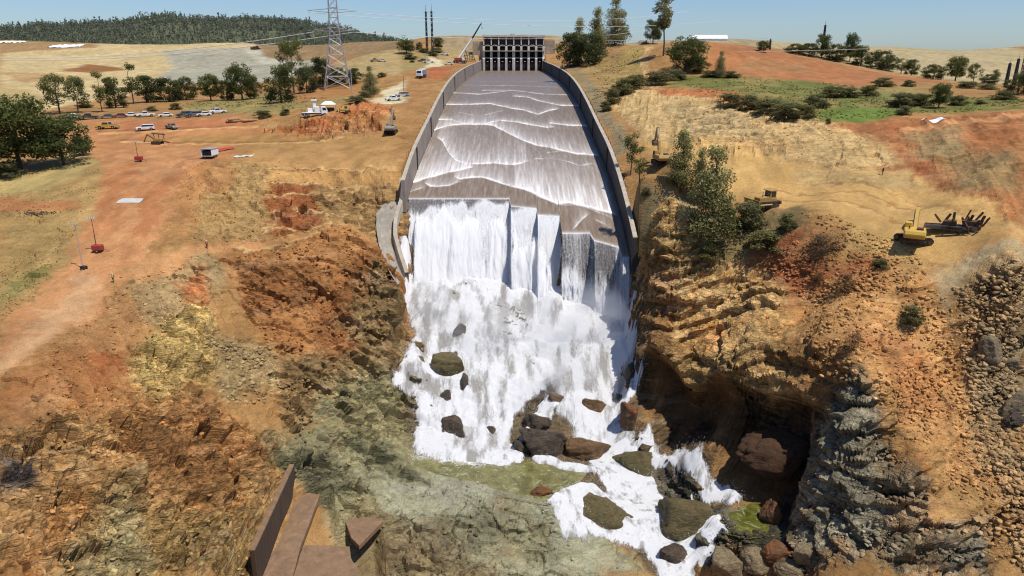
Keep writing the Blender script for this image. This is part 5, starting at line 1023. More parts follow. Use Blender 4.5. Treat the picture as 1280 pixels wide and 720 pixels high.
def vehicle(kind, c, px, py, hd, label, group, scale=1.):
    b = gat(px, py); t = thing({'pickup': 'pickup_truck', 'suv': 'parked_car', 'sedan': 'parked_car'}[kind], label, {'pickup': 'pickup truck', 'suv': 'car', 'sedan': 'car'}[kind], tuple(b), R(hd), group, scale)
    L, W_, H_ = {'pickup': (5.8, 2.0, 1.9), 'suv': (5.1, 2.0, 1.85), 'sedan': (4.7, 1.82, 1.45)}[kind]; h = L/2; pm_ = paint_m(c); sill, belt = .38, H_*.57
    y0, y1 = -W_/2, W_/2; rw = .40 if kind != 'sedan' else .33; ax = L*.31
    def arch(x0):
        return [(x0+(rw+.09)*math.cos(a), rw+(rw+.09)*math.sin(a)) for a in np.linspace(0.15, math.pi-.15, 6)]
    if kind == 'pickup':
        prof_ = [(h, sill+.1), (h, belt-.12), (h-.25, belt), (h-1.55, belt+.06), (-h, belt+.04), (-h, sill+.12)]
        cab_ = [(h-1.5, belt+.055), (h-2.15, H_), (h-3.45, H_), (h-3.75, belt+.05)]
    elif kind == 'suv':
        prof_ = [(h, sill), (h, belt-.15), (h-.2, belt-.04), (h-1.25, belt+.04), (-h, belt+.04), (-h, sill+.05)]
        cab_ = [(h-1.2, belt+.035), (h-1.9, H_), (-h+.25, H_-.03), (-h+.02, belt+.035)]
    else:
        prof_ = [(h, sill-.1), (h, belt-.2), (h-.25, belt-.06), (h-1.2, belt+.03), (-h+.6, belt+.06), (-h, belt-.02), (-h, sill-.05)]
        cab_ = [(h-1.15, belt+.025), (h-1.95, H_), (-h+1.3, H_), (-h+.45, belt+.05)]
    low = arch(-ax)[::-1]+arch(ax)[::-1]
    mb = MB(); mb.prism(prof_+low, y0, y1); mb.build('body', pm_, t, False, .05)
    mb = MB(); n = len(cab_); ins = .16
    vs = [(x, y0+(.04 if z < H_-.3 else ins), z) for x, z in cab_]+[(x, y1-(.04 if z < H_-.3 else ins), z) for x, z in cab_]
    mb.add(vs, [tuple(range(n)), tuple(range(n, 2*n))[::-1]]+[(k, n+k, n+(k+1) % n, (k+1) % n) for k in range(n)]); cb = mb.build('cab', pm_, t, False, .05)
    def lerp(a, b_, f): return tuple(a[i]+(b_[i]-a[i])*f for i in range(len(a)))
    for s_ in (-1, 1):
        x0, x1, x2, x3 = cab_[0], cab_[1], cab_[2], cab_[3]; mb = MB()
        e0, e1, e2, e3 = lerp(x0, x1, .14), lerp(x0, x1, .86), lerp(x3, x2, .86), lerp(x3, x2, .14)
        yf = lambda z: s_*(W_/2-.04-(ins-.04)*(z-belt)/(H_-belt)+.012)
        mb.add([(x, yf(z), z) for x, z in ((e0[0]-.12, e0[1]), (e1[0]-.1, e1[1]), (e2[0]+.1, e2[1]), (e3[0]+.12, e3[1]))], [(0, 1, 2, 3)]); mb.build('side_window', M_glass, cb)
    for a_, b_, nm, s_ in ((cab_[0], cab_[1], 'windscreen', 1), (cab_[3], cab_[2], 'rear_window', -1)):
        p0, p1 = lerp(a_, b_, .12), lerp(a_, b_, .88); mb = MB(); o_ = .018*s_
        mb.add([(p0[0]+o_, y0+.18, p0[1]+.012), (p0[0]+o_, y1-.18, p0[1]+.012), (p1[0]+o_, y1-.27, p1[1]+.012), (p1[0]+o_, y0+.27, p1[1]+.012)], [(0, 1, 2, 3)]); mb.build(nm, M_glass, cb)
    if kind == 'pickup':
        mb = MB(); mb.box((-h+1.02, 0, belt+.062), (1.85, W_-.32, .02)); mb.build('bed_floor', M_chrome, t)
    for x in (-ax, ax):
        for s_ in (-1, 1): wheel(t, x, s_*(W_/2-.14), rw, .26)
    for s_ in (-1, 1): mb = MB(); mb.box((h+.005, s_*W_*.36, belt-.22), (.05, .34, .18)); mb.build('headlight', M_lamp, t)
    for x in (h+.04, -h-.04): mb = MB(); mb.box((x, 0, sill+.06), (.14, W_*.94, .24)); mb.build('bumper', M_chrome, t, False, .03)
    return t
PK = 'cars parked in a row before the trees'
for a in [('pickup', 'white', 93, 149, 205, 'white pickup at the left end of the parked row'), ('pickup', 'black', 111, 149, 200, 'black pickup next to the white one at the left end of the row'), ('sedan', 'grey', 134, 148, 205, 'dark grey sedan, third from the left in the parked row'), ('sedan', 'red', 150, 147, 205, 'dark red car between the grey sedan and the white sedan'), ('sedan', 'white', 163, 146, 208, 'small white sedan right of the dark red car'),
          ('pickup', 'white', 182, 146, 215, 'white pickup alone in front of the wide dark tree'), ('sedan', 'white', 207, 146, 215, 'white car alone before the gap in the parked row'), ('suv', 'black', 231, 146, 215, 'black car left of the grey blue one in the row'), ('suv', 'blue', 243, 146, 212, 'grey blue car between the black car and the white sedan'), ('sedan', 'white', 255, 145, 212, 'white sedan right of the grey blue car'), ('pickup', 'white', 272, 142, 218, 'white pickup at the right end of the parked row')]:
    vehicle(*a, PK, 1.12)
vehicle('pickup', 'yellow', 135, 161, 180, 'yellow work pickup standing in front of the parked row', 'vehicles on the parking ground', 1.25)
vehicle('suv', 'white', 182, 163, 205, 'big white wagon standing alone on the orange ground', 'vehicles on the parking ground', 1.12)
vehicle('pickup', 'tan', 215, 161, 320, 'brown pickup standing right of the big white wagon', 'vehicles on the parking ground')
RD = 'vehicles along the pale road left of the gates'
vehicle('pickup', 'white', 492, 126, 205, 'white pickup parked beside the pale road', RD, 1.05); vehicle('suv', 'silver', 503, 121, 205, 'grey wagon parked behind the white pickup on the pale road', RD, 1.05)
vehicle('pickup', 'white', 536, 79, 180, 'white pickup near the foot of the two masts', RD, 1.5); vehicle('sedan', 'black', 528, 77, 180, 'black car behind the white pickup below the masts', RD, 1.4); vehicle('sedan', 'white', 561, 81, 190, 'white car beside the crane', RD, 1.4); vehicle('pickup', 'white', 556, 69, 170, 'white pickup on the bank above the crane', RD, 1.3); vehicle('sedan', 'white', 478, 77, 180, 'white car on the pale flat left of the masts', RD, 1.2); vehicle('pickup', 'tan', 469, 77, 180, 'brown truck on the pale flat left of the white car', RD, 1.3)
vehicle('suv', 'white', 801, 53, 180, 'white wagon at the head of the dirt track on the knoll', 'vehicles on the knoll', 1.1)
# ------------------------------------------------------------------ tracked machines
M_yel = mat('machine_yellow', (.60, .37, .05), .5, 0, .15, .8, 0, .4, (.34, .22, .12)); M_yel2 = mat('machine_ochre', (.40, .24, .07), .6, 0, .2, .8, 0, .3, (.26, .17, .09)); M_blk = mat('machine_black', (.02, .019, .018), .7, 0, .3, 1., 0, .3, (.14, .09, .05)); M_rust = mat('rusty_steel', (.10, .055, .03), .8, .2, .35, 1.2); M_steel = mat('worn_steel', (.22, .20, .18), .45, .6); M_gal = mat('galvanised_steel', (.40, .41, .41), .5, .3); M_wht = mat('white_sheet', (.80, .80, .78), .6, 0, .06); M_red = mat('red_paint', (.34, .045, .03), .5, 0, .2)
XZ = None
def track(parent, y, L, h, wd, nm='track'):
    r = h/2; pr = [(L/2-r+r*math.cos(a), r+r*math.sin(a)) for a in np.linspace(-math.pi/2, math.pi/2, 7)]+[(-L/2+r+r*math.cos(a), r+r*math.sin(a)) for a in np.linspace(math.pi/2, 1.5*math.pi, 7)]
    mb = MB(); mb.prism(pr, y-wd/2, y+wd/2); t = mb.build(nm, M_blk, parent)
    mb = MB(); s_ = 1 if y > 0 else -1
    for k in range(6): x = -L/2+r+(L-2*r)*k/5; mb.tube((x, y-wd/2-.03, r*.9), (x, y+wd/2+.03, r*.9), r*(.72 if k in (0, 5) else .42), None, 10)
    mb.build('track_wheel', M_rust, t)
    mb = MB()
    for k in range(22): x = -L/2+r*.6+(L-1.2*r)*k/21; mb.box((x, y, h+.025), (.07, wd, .05)); mb.box((x, y, .0), (.07, wd, .05))
    mb.build('track_shoes', M_blk, t)
def arm_prism(parent, name, pts, wd, y, m_):
    mb = MB(); mb.prism(pts, y-wd/2, y+wd/2); return mb.build(name, m_, parent, False, .03)
def excavator(px, py, hd, swing, label, m_, sc=1., pose='dig'):
    b = gat(px, py); t = thing('excavator', label, 'excavator', tuple(b), R(hd), 'excavators', sc)
    for s_ in (-1, 1): track(t, s_*1.35, 5.0, 1.05, .65)
    mb = MB(); mb.box((0, 0, .75), (2.8, 2.1, .5)); mb.tube((0, 0, .9), (0, 0, 1.3), .8, .75, 16); mb.build('undercarriage', M_blk, t)
    def sw(o): o.rotation_euler = (0, 0, R(swing)); return o
    mb = MB(); mb.prism([(1.7, 1.3), (1.7, 1.95), (1.2, 2.35), (-2.0, 2.45), (-2.9, 2.35), (-3.15, 1.8), (-2.9, 1.32)], -1.55, 1.55); house = sw(mb.build('house', m_, t, False, .09))
    mb = MB(); mb.prism([(-2.2, 1.24), (-2.2, 2.55), (-3.0, 2.5), (-3.35, 1.9), (-3.1, 1.26)], -1.5, 1.5); mb.build('counterweight', m_, house, False, .1)
    mb = MB(); mb.prism([(1.95, 1.35), (2.0, 2.1), (1.5, 3.15), (.15, 3.15), (.1, 1.35)], .55, 1.52); cab = mb.build('cab', m_, house, False, .06)
    mb = MB(); mb.add([(1.965, .65, 1.7), (2.012, .65, 2.12), (1.55, .65, 3.02), (1.55, 1.42, 3.02), (2.012, 1.42, 2.12), (1.965, 1.42, 1.7)], [(0, 1, 4, 5), (1, 2, 3, 4)]); mb.add([(1.8, 1.535, 2.0), (1.35, 1.535, 3.0), (.3, 1.535, 3.0), (.3, 1.535, 2.0)], [(0, 1, 2, 3)]); mb.build('cab_window', M_glass, house)
    mb = MB(); mb.box((-1.2, -.7, 2.55), (1.3, .9, .25)); mb.tube((-1.7, .9, 2.4), (-1.7, .9, 3.0), .08); mb.build('engine_cover', M_blk, house)
    if pose == 'dig':
        bm_ = [(1.1, 1.6), (1.5, 1.55), (4.4, 4.35), (6.9, 3.6), (6.9, 4.05), (4.5, 5.0), (3.9, 4.95)]; st = [(6.4, 4.2), (7.1, 4.2), (7.3, 1.4), (6.95, 1.35)]; bk = [(7.35, 1.5), (6.75, 1.6), (6.1, .9), (5.9, .35), (6.5, .1), (7.3, .35)]; cy = [((1.6, -.28, 1.75), (3.9, -.28, 4.4)), ((1.6, .28, 1.75), (3.9, .28, 4.4)), ((4.4, 0, 5.1), (6.5, 0, 4.4))]
    else:                                             # boom raised high
        bm_ = [(1.1, 1.6), (1.55, 1.55), (3.1, 5.1), (4.6, 7.6), (4.2, 7.8), (2.6, 5.6), (2.2, 5.2)]; st = [(4.1, 8.1), (4.75, 7.8), (5.9, 4.9), (5.6, 4.8)]; bk = [(6.0, 5.0), (5.5, 5.0), (4.9, 4.4), (4.8, 3.9), (5.3, 3.7), (6.0, 3.9)]; cy = [((1.6, -.28, 1.75), (2.5, -.28, 4.7)), ((1.6, .28, 1.75), (2.5, .28, 4.7)), ((2.6, 0, 5.7), (4.2, 0, 7.9))]
    arm_prism(house, 'boom', bm_, .55, 0, m_); arm_prism(house, 'stick', st, .42, 0, m_); arm_prism(house, 'bucket', bk, 1.3, 0, M_rust)
    for p_, q_ in cy: mb = MB(); mb.tube(p_, q_, .11, .11, 8); mb.build('hydraulic_ram', M_steel, house)
    return t
excavator(1141, 303, 172, 250, 'big yellow excavator on the sandy bench at the right', M_yel, 1.12, 'dig')
excavator(826, 206, 95, 0, 'ochre excavator seen from behind between the slender trees and the pines', M_yel2, 1.12, 'up')
excavator(489, 167, 85, 5, 'dark excavator with raised boom below the red cut, left of the chute wall', mat('machine_grey', (.30, .27, .22), .6, 0, .3, 1., 0, .3, (.2, .13, .07)), 1.0, 'up')
def dozer(px, py, hd, label, m_, sc=1., blade=True):
    b = gat(px, py); t = thing('bulldozer', label, 'bulldozer', tuple(b), R(hd), 'bulldozers', sc)
    for s_ in (-1, 1): track(t, s_*1.15, 4.0, 1.1, .6)
    mb = MB(); mb.prism([(1.9, .7), (1.9, 1.9), (-.2, 2.05), (-.2, 1.7), (-1.9, 1.7), (-1.9, .7)], -.82, .82); mb.build('body', m_, t, False, .06)
    mb = MB(); mb.prism([(-.25, 1.75), (-.35, 3.0), (-1.6, 3.0), (-1.7, 1.7)], -.8, .8); mb.build('cab', m_, t, False, .05)
    mb = MB(); mb.box((-1.0, 0, 2.4), (.9, 1.64, .8)); mb.box((-.30, 0, 2.4), (.1, 1.3, .8)); mb.build('cab_window', M_glass, t)
    mb = MB(); mb.box((-1.0, 0, 3.06), (1.7, 1.9, .1)); mb.build('cab_roof', m_, t)
    mb = MB(); mb.prism([(3.2, .15), (2.95, .7), (2.98, 1.3), (3.2, 1.7), (3.08, 1.7), (2.82, 1.3), (2.8, .7), (3.05, .15)], -2.1, 2.1); mb.build('blade', m_, t)
    for s_ in (-1, 1): mb = MB(); mb.bar((-.2, s_*1.6, .75), (2.9, s_*1.6, .75), .22); mb.build('push_arm', m_, t)
    mb = MB(); mb.tube((1.0, .35, 1.95), (1.0, .35, 2.9), .07); mb.build('exhaust', M_blk, t)
    mb = MB(); mb.prism([(-1.9, 1.2), (-3.0, 1.1), (-3.2, .1), (-3.05, .1), (-2.7, .9), (-1.9, .9)], -.7, .7); mb.build('ripper', M_rust, t)
    return t
dozer(956, 259, 200, 'ochre bulldozer on the bench above the dark bush', M_yel2, 1.15)
dozer(806, 55, 180, 'small yellow bulldozer at the head of the dirt track', M_yel, 1.2)
dozer(430, 141, 200, 'small yellow bulldozer on the heap right of the white canopy', M_yel, .75)
dozer(159+481-320, 62, 180, 'tiny rusty bulldozer on the far grey spoil heap', M_rust, 1.6)
# long dark rock screening plant lying on the bench right of the yellow excavator
def beam_frame(t, pts, bars, wd, m_, name):
    mb = MB()
    for i, j in bars: mb.bar(pts[i], pts[j], wd)
    return mb.build(name, m_, t)
b = gat(1190, 288); sp = thing('screening_plant', 'dark rusty screening plant of crooked beams right of the yellow excavator', 'screening plant', tuple(b), R(-32), None, 1.0)
mb = MB(); mb.prism([(-4.6, .15), (4.0, .55), (4.3, 1.2), (-4.4, .75)], -1.1, -.85); mb.build('side_beam', M_steel, sp)
mb = MB(); mb.prism([(-4.6, .15), (4.0, .55), (4.3, 1.2), (-4.4, .75)], .85, 1.1); mb.build('side_beam', M_rust, sp)
mb = MB(); mb.prism([(-4.5, .5), (2.2, .95), (2.2, 1.1), (-4.5, .65)], -.84, .84); mb.build('conveyor_belt', M_blk, sp)
r_ = np.random.default_rng(9)
mb = MB(); mb.prism([(1.6, 1.1), (3.8, 1.1), (4.2, 2.1), (1.2, 2.1)], -1.0, 1.0); mb.build('hopper', M_rust, sp)
mb = MB(); mb.prism([(-1.8, .9), (.6, 1.1), (.4, 1.9), (-1.5, 1.7)], -.8, .8); mb.build('screen_box', M_rust, sp, False, .05)
for k in range(18):
    mb = MB(); p_ = Vector((r_.uniform(-2.4, 4.6), r_.uniform(-1.6, 1.6), r_.uniform(.3, 1.6))); q_ = p_+Vector((r_.uniform(-1.5, 1.5), r_.uniform(-.6, .6), r_.uniform(.8, 2.3))); mb.bar(p_, q_, r_.uniform(.16, .34)); mb.build('support_beam', M_rust if k % 3 else M_blk, sp)
for s_ in (-1, 1): track(sp, s_*1.5, 3.4, .9, .5)
b = gat(1214, 290); ld = thing('rock_rake', 'rusty toothed attachment lying at the right end of the screening plant', 'rake', tuple(b), R(15))
mb = MB(); mb.box((0, 0, .9), (2.2, .3, .35)); mb.build('rake_bar', M_rust, ld)
for k in range(5): mb = MB(); mb.bar((-1+k*.5, 0, .9), (-1+k*.5+.1, -.5, 0), .14); mb.build('tooth', M_rust, ld)
# jumble of dark machinery on the parking ground: a low drill rig
b = gat(197, 180); dr = thing('drill_rig', 'rusty crawler drill rig with folded booms below the brown pickup', 'drill rig', tuple(b), R(175), None, 1.0)
for s_ in (-1, 1): track(dr, s_*.95, 3.0, .8, .4)
mb = MB(); mb.box((-.3, 0, 1.2), (2.4, 1.5, .8)); mb.build('engine_housing', M_yel2, dr, False, .06)
mb = MB(); mb.bar((.6, .2, 1.4), (2.8, .3, 2.9), .28); mb.bar((2.8, .3, 2.9), (4.2, .3, .5), .22); mb.build('boom', M_rust, dr)
mb = MB(); mb.bar((-2.6, -.3, 2.9), (1.6, -.3, 3.2), .26); mb.build('feed_beam', M_rust, dr)
for x in (-2.2, -.6, .9): mb = MB(); mb.bar((x, -.3, 1.3), (x+.2, -.3, 3.2), .16); mb.build('mast_post', M_rust, dr)
mb = MB(); mb.bar((-1.4, 0, 1.0), (-4.0, .2, .5), .3); mb.build('tow_arm', M_rust, dr)
# ------------------------------------------------------------------ drill truck, canopy, trailer, crane
def lorry(px, py, hd, label, cabm, boxes, sc=1., name='truck', cat='truck'):
    b = gat(px, py); t = thing(name, label, cat, tuple(b), R(hd), None, sc)
    mb = MB(); mb.box((0, 0, .85), (8.0, 1.0, .3)); mb.build('chassis', M_blk, t)
    mb = MB(); mb.prism([(2.2, .7), (4.1, .7), (4.2, 1.7), (3.7, 2.9), (2.2, 2.9)], -1.15, 1.15); cb = mb.build('cab', cabm, t, False, .07)
    mb = MB(); mb.add([(4.19, -1.0, 1.8), (4.19, 1.0, 1.8), (3.78, .95, 2.75), (3.78, -.95, 2.75)], [(0, 1, 2, 3)])
    for s_ in (-1, 1): mb.add([(3.9, s_*1.165, 1.8), (3.6, s_*1.165, 2.65), (2.6, s_*1.165, 2.65), (2.6, s_*1.165, 1.8)], [(0, 1, 2, 3)])
    mb.build('cab_window', M_glass, cb)
    for x in (3.2, -2.0, -3.2):
        for s_ in (-1, 1): wheel(t, x, s_*1.0, .5, .35)
    for nm, c_, d_, m_ in boxes: mb = MB(); mb.box(c_, d_); mb.build(nm, m_, t, False, .05)
    return t
tk = lorry(393, 145, 200-180, 'white drill truck with a tower of gear on its back beside the canopy', M_wht, [('deck', (-1.0, 0, 1.15), (6.0, 2.3, .25), M_wht), ('tool_box', (.9, 0, 2.1), (1.6, 2.2, 1.7), M_wht), ('tank', (-1.2, .4, 1.9), (1.6, 1.2, 1.2), M_wht), ('winch', (-3.2, 0, 1.8), (1.3, 1.8, 1.0), M_yel2), ('gear_tower', (.2, 0, 3.4), (1.0, 1.0, 2.6), M_wht), ('tower_cap', (.2, 0, 4.95), (1.8, 1.5, .4), M_wht)], 1.05, 'drill_truck')
lorry(527, 97, 262, 'red and white tanker truck on the pale road', M_wht, [('tank', (-1.3, 0, 2.1), (5.4, 2.3, 1.9), mat('tank_blue', (.22, .20, .32), .5)), ('tank_roof', (-1.3, 0, 3.2), (4.6, 1.8, .3), M_wht), ('tail_panel', (-4.05, 0, 1.7), (.2, 2.2, 1.6), M_red)], 1.25)
b = gat(411, 139); cn = thing('canopy', 'white pitched canopy on thin posts beside the drill truck', 'canopy', tuple(b), R(12), None, 1.)
mb = MB(); mb.add([(-2.6, -2, 2.4), (2.6, -2, 2.4), (2.6, 2, 2.4), (-2.6, 2, 2.4), (-1, 0, 3.5), (1, 0, 3.5)], [(0, 1, 5, 4), (1, 2, 5), (2, 3, 4, 5), (3, 0, 4), (3, 2, 1, 0)]); mb.build('canopy_roof', M_wht, cn)
for x in (-2.5, 2.5):
    for y in (-1.9, 1.9): mb = MB(); mb.bar((x, y, -.3), (x, y, 2.4), .09); mb.build('post', M_gal, cn)
mb = MB(); mb.box((0, .3, .6), (3.8, 1.6, 1.2)); mb.build('work_bench', M_blk, cn, False, .05)
b = gat(263, 197); tr = thing('equipment_trailer', 'grey covered trailer with open dark end beside the red tarp', 'trailer', tuple(b), R(90), None, 1.0)
mb = MB(); mb.box((0, 0, .7), (5.2, 3.0, .2)); mb.build('trailer_deck', M_gal, tr)
mb = MB(); mb.prism([(-2.6, 2.6), (2.6, 2.4), (2.6, 2.55), (-2.6, 2.75)], -1.6, 1.6); mb.build('trailer_roof', M_gal, tr)
for s_ in (-1, 1): mb = MB(); mb.box((0, s_*1.45, 1.6), (5.0, .1, 1.7)); mb.build('trailer_side', M_wht, tr)
mb = MB(); mb.box((.3, 0, 1.4), (3.8, 2.7, 1.2)); mb.build('trailer_load', M_blk, tr)
for x in (-.9, .6):
    for s_ in (-1, 1): wheel(tr, x, s_*1.55, .38, .24)
mb = MB(); mb.bar((-2.6, 0, .7), (-4.0, 0, .5), .12); mb.build('tow_bar', M_blk, tr)
def sheet(name, px, py, w_, d_, rz, m_, label, cat, lump=.12, n=14):
    b = gat(px, py); x, y = np.meshgrid(np.linspace(-w_/2, w_/2, n), np.linspace(-d_/2, d_/2, n)); rr = R(rz); X = x*math.cos(rr)-y*math.sin(rr); Y = x*math.sin(rr)+y*math.cos(rr)
    X = X*(1+.10*vnoise(X*.8, Y*.8, 1., 3)); Y = Y*(1+.12*vnoise(X*.7+9, Y*.7, 2., 3))
    Z = ground(X+b[0], Y+b[1])-b[2]+.08+np.abs(fbm(X, Y, 0, 1.2, 3, 7))*lump*4
    o = link(name, mesh_np(name, np.stack([X, Y, Z], -1).reshape(-1, 3), grid_quads(n, n)), m_); o.location = tuple(b); tag(o, label, cat); return o
sheet('tarp', 281, 187, 5.2, 3.2, 35, mat('red_tarp', (.42, .06, .03), .7, 0, .2), 'red tarp spread on the ground right of the grey trailer', 'tarp')
sheet('ground_mat', 163, 251, 5.0, 3.0, 5, mat('pale_mat', (.50, .48, .45), .7, 0, .15), 'pale grey mat lying alone in the middle of the haul road', 'mat', .02)
sheet('tarp', 1167, 152, 5.6, 3.0, 8, M_wht, 'white tarp lying on the red bank at the upper right', 'tarp', .05)
sheet('tarp', 305, 196, 5.0, 2.2, 8, mat('faded_tarp', (.55, .50, .42), .8, 0, .15), 'faded pale tarp right of the grey trailer', 'tarp', .12)
for k, (px, py, w_, d_, rz) in enumerate(((83, 58, 26, 14, 14), (14, 53, 24, 12, 5))):
    sheet('plastic_sheet', px, py, w_*1.3, d_*1.6, rz, M_wht, ('long white plastic sheet on the far spoil bank', 'white plastic sheet at the far left edge of the spoil bank')[k], 'plastic sheet', .6)
b = gat(575, 79); cr = thing('crane', 'mobile crane with its slim boom raised to the right, left of the gatehouse', 'crane', tuple(b), R(10), None, 1.35)
mb = MB(); mb.box((0, 0, 1.0), (7.5, 2.5, .9)); mb.build('carrier', M_blk, cr, False, .06)
mb = MB(); mb.box((-1.0, 0, 2.2), (4, 2.3, 1.5)); mb.build('crane_body', M_red, cr, False, .08)
mb = MB(); mb.prism([(1.3, 1.5), (2.6, 1.5), (2.5, 2.6), (2.0, 3.1), (1.3, 3.1)], .2, 1.2); cb = mb.build('cab', M_wht, cr, False, .05)
mb = MB(); mb.tube((-.5, 0, 2.6), (7.0, 0, 13.0), .62, .5, 4); bo = mb.build('boom', M_wht, cr)
mb = MB(); mb.tube((7.0, 0, 13.0), (12.5, 0, 21.5), .45, .32, 4); mb.build('boom_extension', M_blk, bo)
mb = MB(); mb.tube((12.3, 0, 21.3), (12.8, 0, 19.0), .05, .05, 4); mb.tube((12.8, 0, 19), (12.8, 0, 18.2), .25, .15, 6); mb.build('hook', M_blk, bo)
for x in (-2.6, -1.2, 1.6, 2.9):
    for s_ in (-1, 1): wheel(cr, x, s_*1.2, .6, .4)
b = gat(585, 77); st_ = thing('steel_frame', 'leaning lattice of dark steel beams between the crane and the gatehouse', 'steel frame', tuple(b), 0, None, 1.)
mb = MB()
for k in range(7): mb.bar((-4+k*1.6, 0, 0), (-1.6+k*1.0, 1, 8.5-.5*k), .35)
mb.bar((-4, 0, 2.5), (6, 0, 1.5), .3); mb.bar((-3, .5, 5), (5, .5, 3.6), .3); mb.build('lattice', M_rust, st_)
# ------------------------------------------------------------------ light towers
def light_tower(px, py, hpx, label, cab=True):
    b = gat(px, py); m = mscale(b[1], b[2]); h = hpx*m/.96; t = thing('light_tower', label, 'light tower', tuple(b), R(random.uniform(-20, 20)), 'light towers on the haul road')
    if cab:
        mb = MB(); mb.box((0, 0, .95), (1.9, 1.25, 1.0)); mb.build('generator_box', M_red, t, False, .06)
        for s_ in (-1, 1): wheel(t, .1, s_*.7, .3, .2)
        mb = MB(); mb.bar((.95, 0, .5), (2.2, 0, .35), .08); mb.build('tow_bar', M_blk, t)
    else:
        mb = MB(); mb.box((0, 0, .3), (1.0, .8, .5)); mb.box((0, 0, .08), (1.8, .12, .1)); mb.box((0, 0, .08), (.12, 1.8, .1)); mb.build('base_frame', M_blk, t)
    mb = MB(); mb.tube((-.2, 0, .4), (-.2, 0, h*.55), .085, .08, 8); mb.tube((-.2, 0, h*.5), (-.2, 0, h), .06, .05, 8); mb.build('mast', M_rust if cab else M_gal, t)
    mb = MB(); mb.bar((-1.0, 0, h-.1), (.6, 0, h-.1), .07); mb.build('lamp_bar', M_gal, t)
    for k in range(4 if cab else 2):
        x = -.2+(k-1.5)*.42 if cab else -.2+(k-.5)*.5; mb = MB(); mb.box((x, -.12, h-.02), (.34, .22, .34)); lp = mb.build('lamp_head', M_gal, t, False, .03)
        mb = MB(); mb.box((x, -.235, h-.02), (.28, .02, .28)); mb.build('lamp_glass', M_lamp, lp)
light_tower(123, 315, 42, 'light tower with a red generator box, nearest right of the thin lamp post'); light_tower(105, 336, 55, 'thin tall lamp post on a small black base in the haul road', False); light_tower(174, 202, 24, 'small far light tower with a red box below the drill rig')
# ------------------------------------------------------------------ logs and soil heaps by the parked cars
for k, (px, py, n_, lab) in enumerate(((292, 153, 6, 'pile of pale cut logs at the right end of the parking ground'), (312, 152, 4, 'low pile of timber right of the larger log pile'))):
    b = gat(px, py); t = thing('log_pile', lab, 'log pile', tuple(b), R(15), None, 1.2); r_ = np.random.default_rng(60+k)
    for j in range(n_):
        mb = MB(); y = r_.uniform(-1.2, 1.2); z = .35+(.5 if j > 3 else 0); an = r_.uniform(-.35, .35); L = r_.uniform(2.6, 4.5); rd = r_.uniform(.28, .42); mb.tube((-L/2, y-an*L/2, z), (L/2, y+an*L/2, z+.1), rd, rd*.8, 9); mb.build('log', mat('peeled_wood', (.34, .20, .10), .85, 0, .3), t)
b = gat(48, 268)
t = thing('brush_pile', 'dark pile of dead branches on the left field', 'brush pile', tuple(b), 0); r_ = np.random.default_rng(4); mb = MB()
for k in range(40):
    p_ = Vector((r_.normal(0, 2.4), r_.normal(0, .7), r_.uniform(0, .4))); q_ = p_+Vector((r_.normal(0, 1.3), r_.normal(0, .6), r_.uniform(-.1, .6))); mb.bar(p_, q_, r_.uniform(.05, .14))
mb.build('branches', mat('dead_wood', (.08, .055, .035), .95, 0, .3), t)
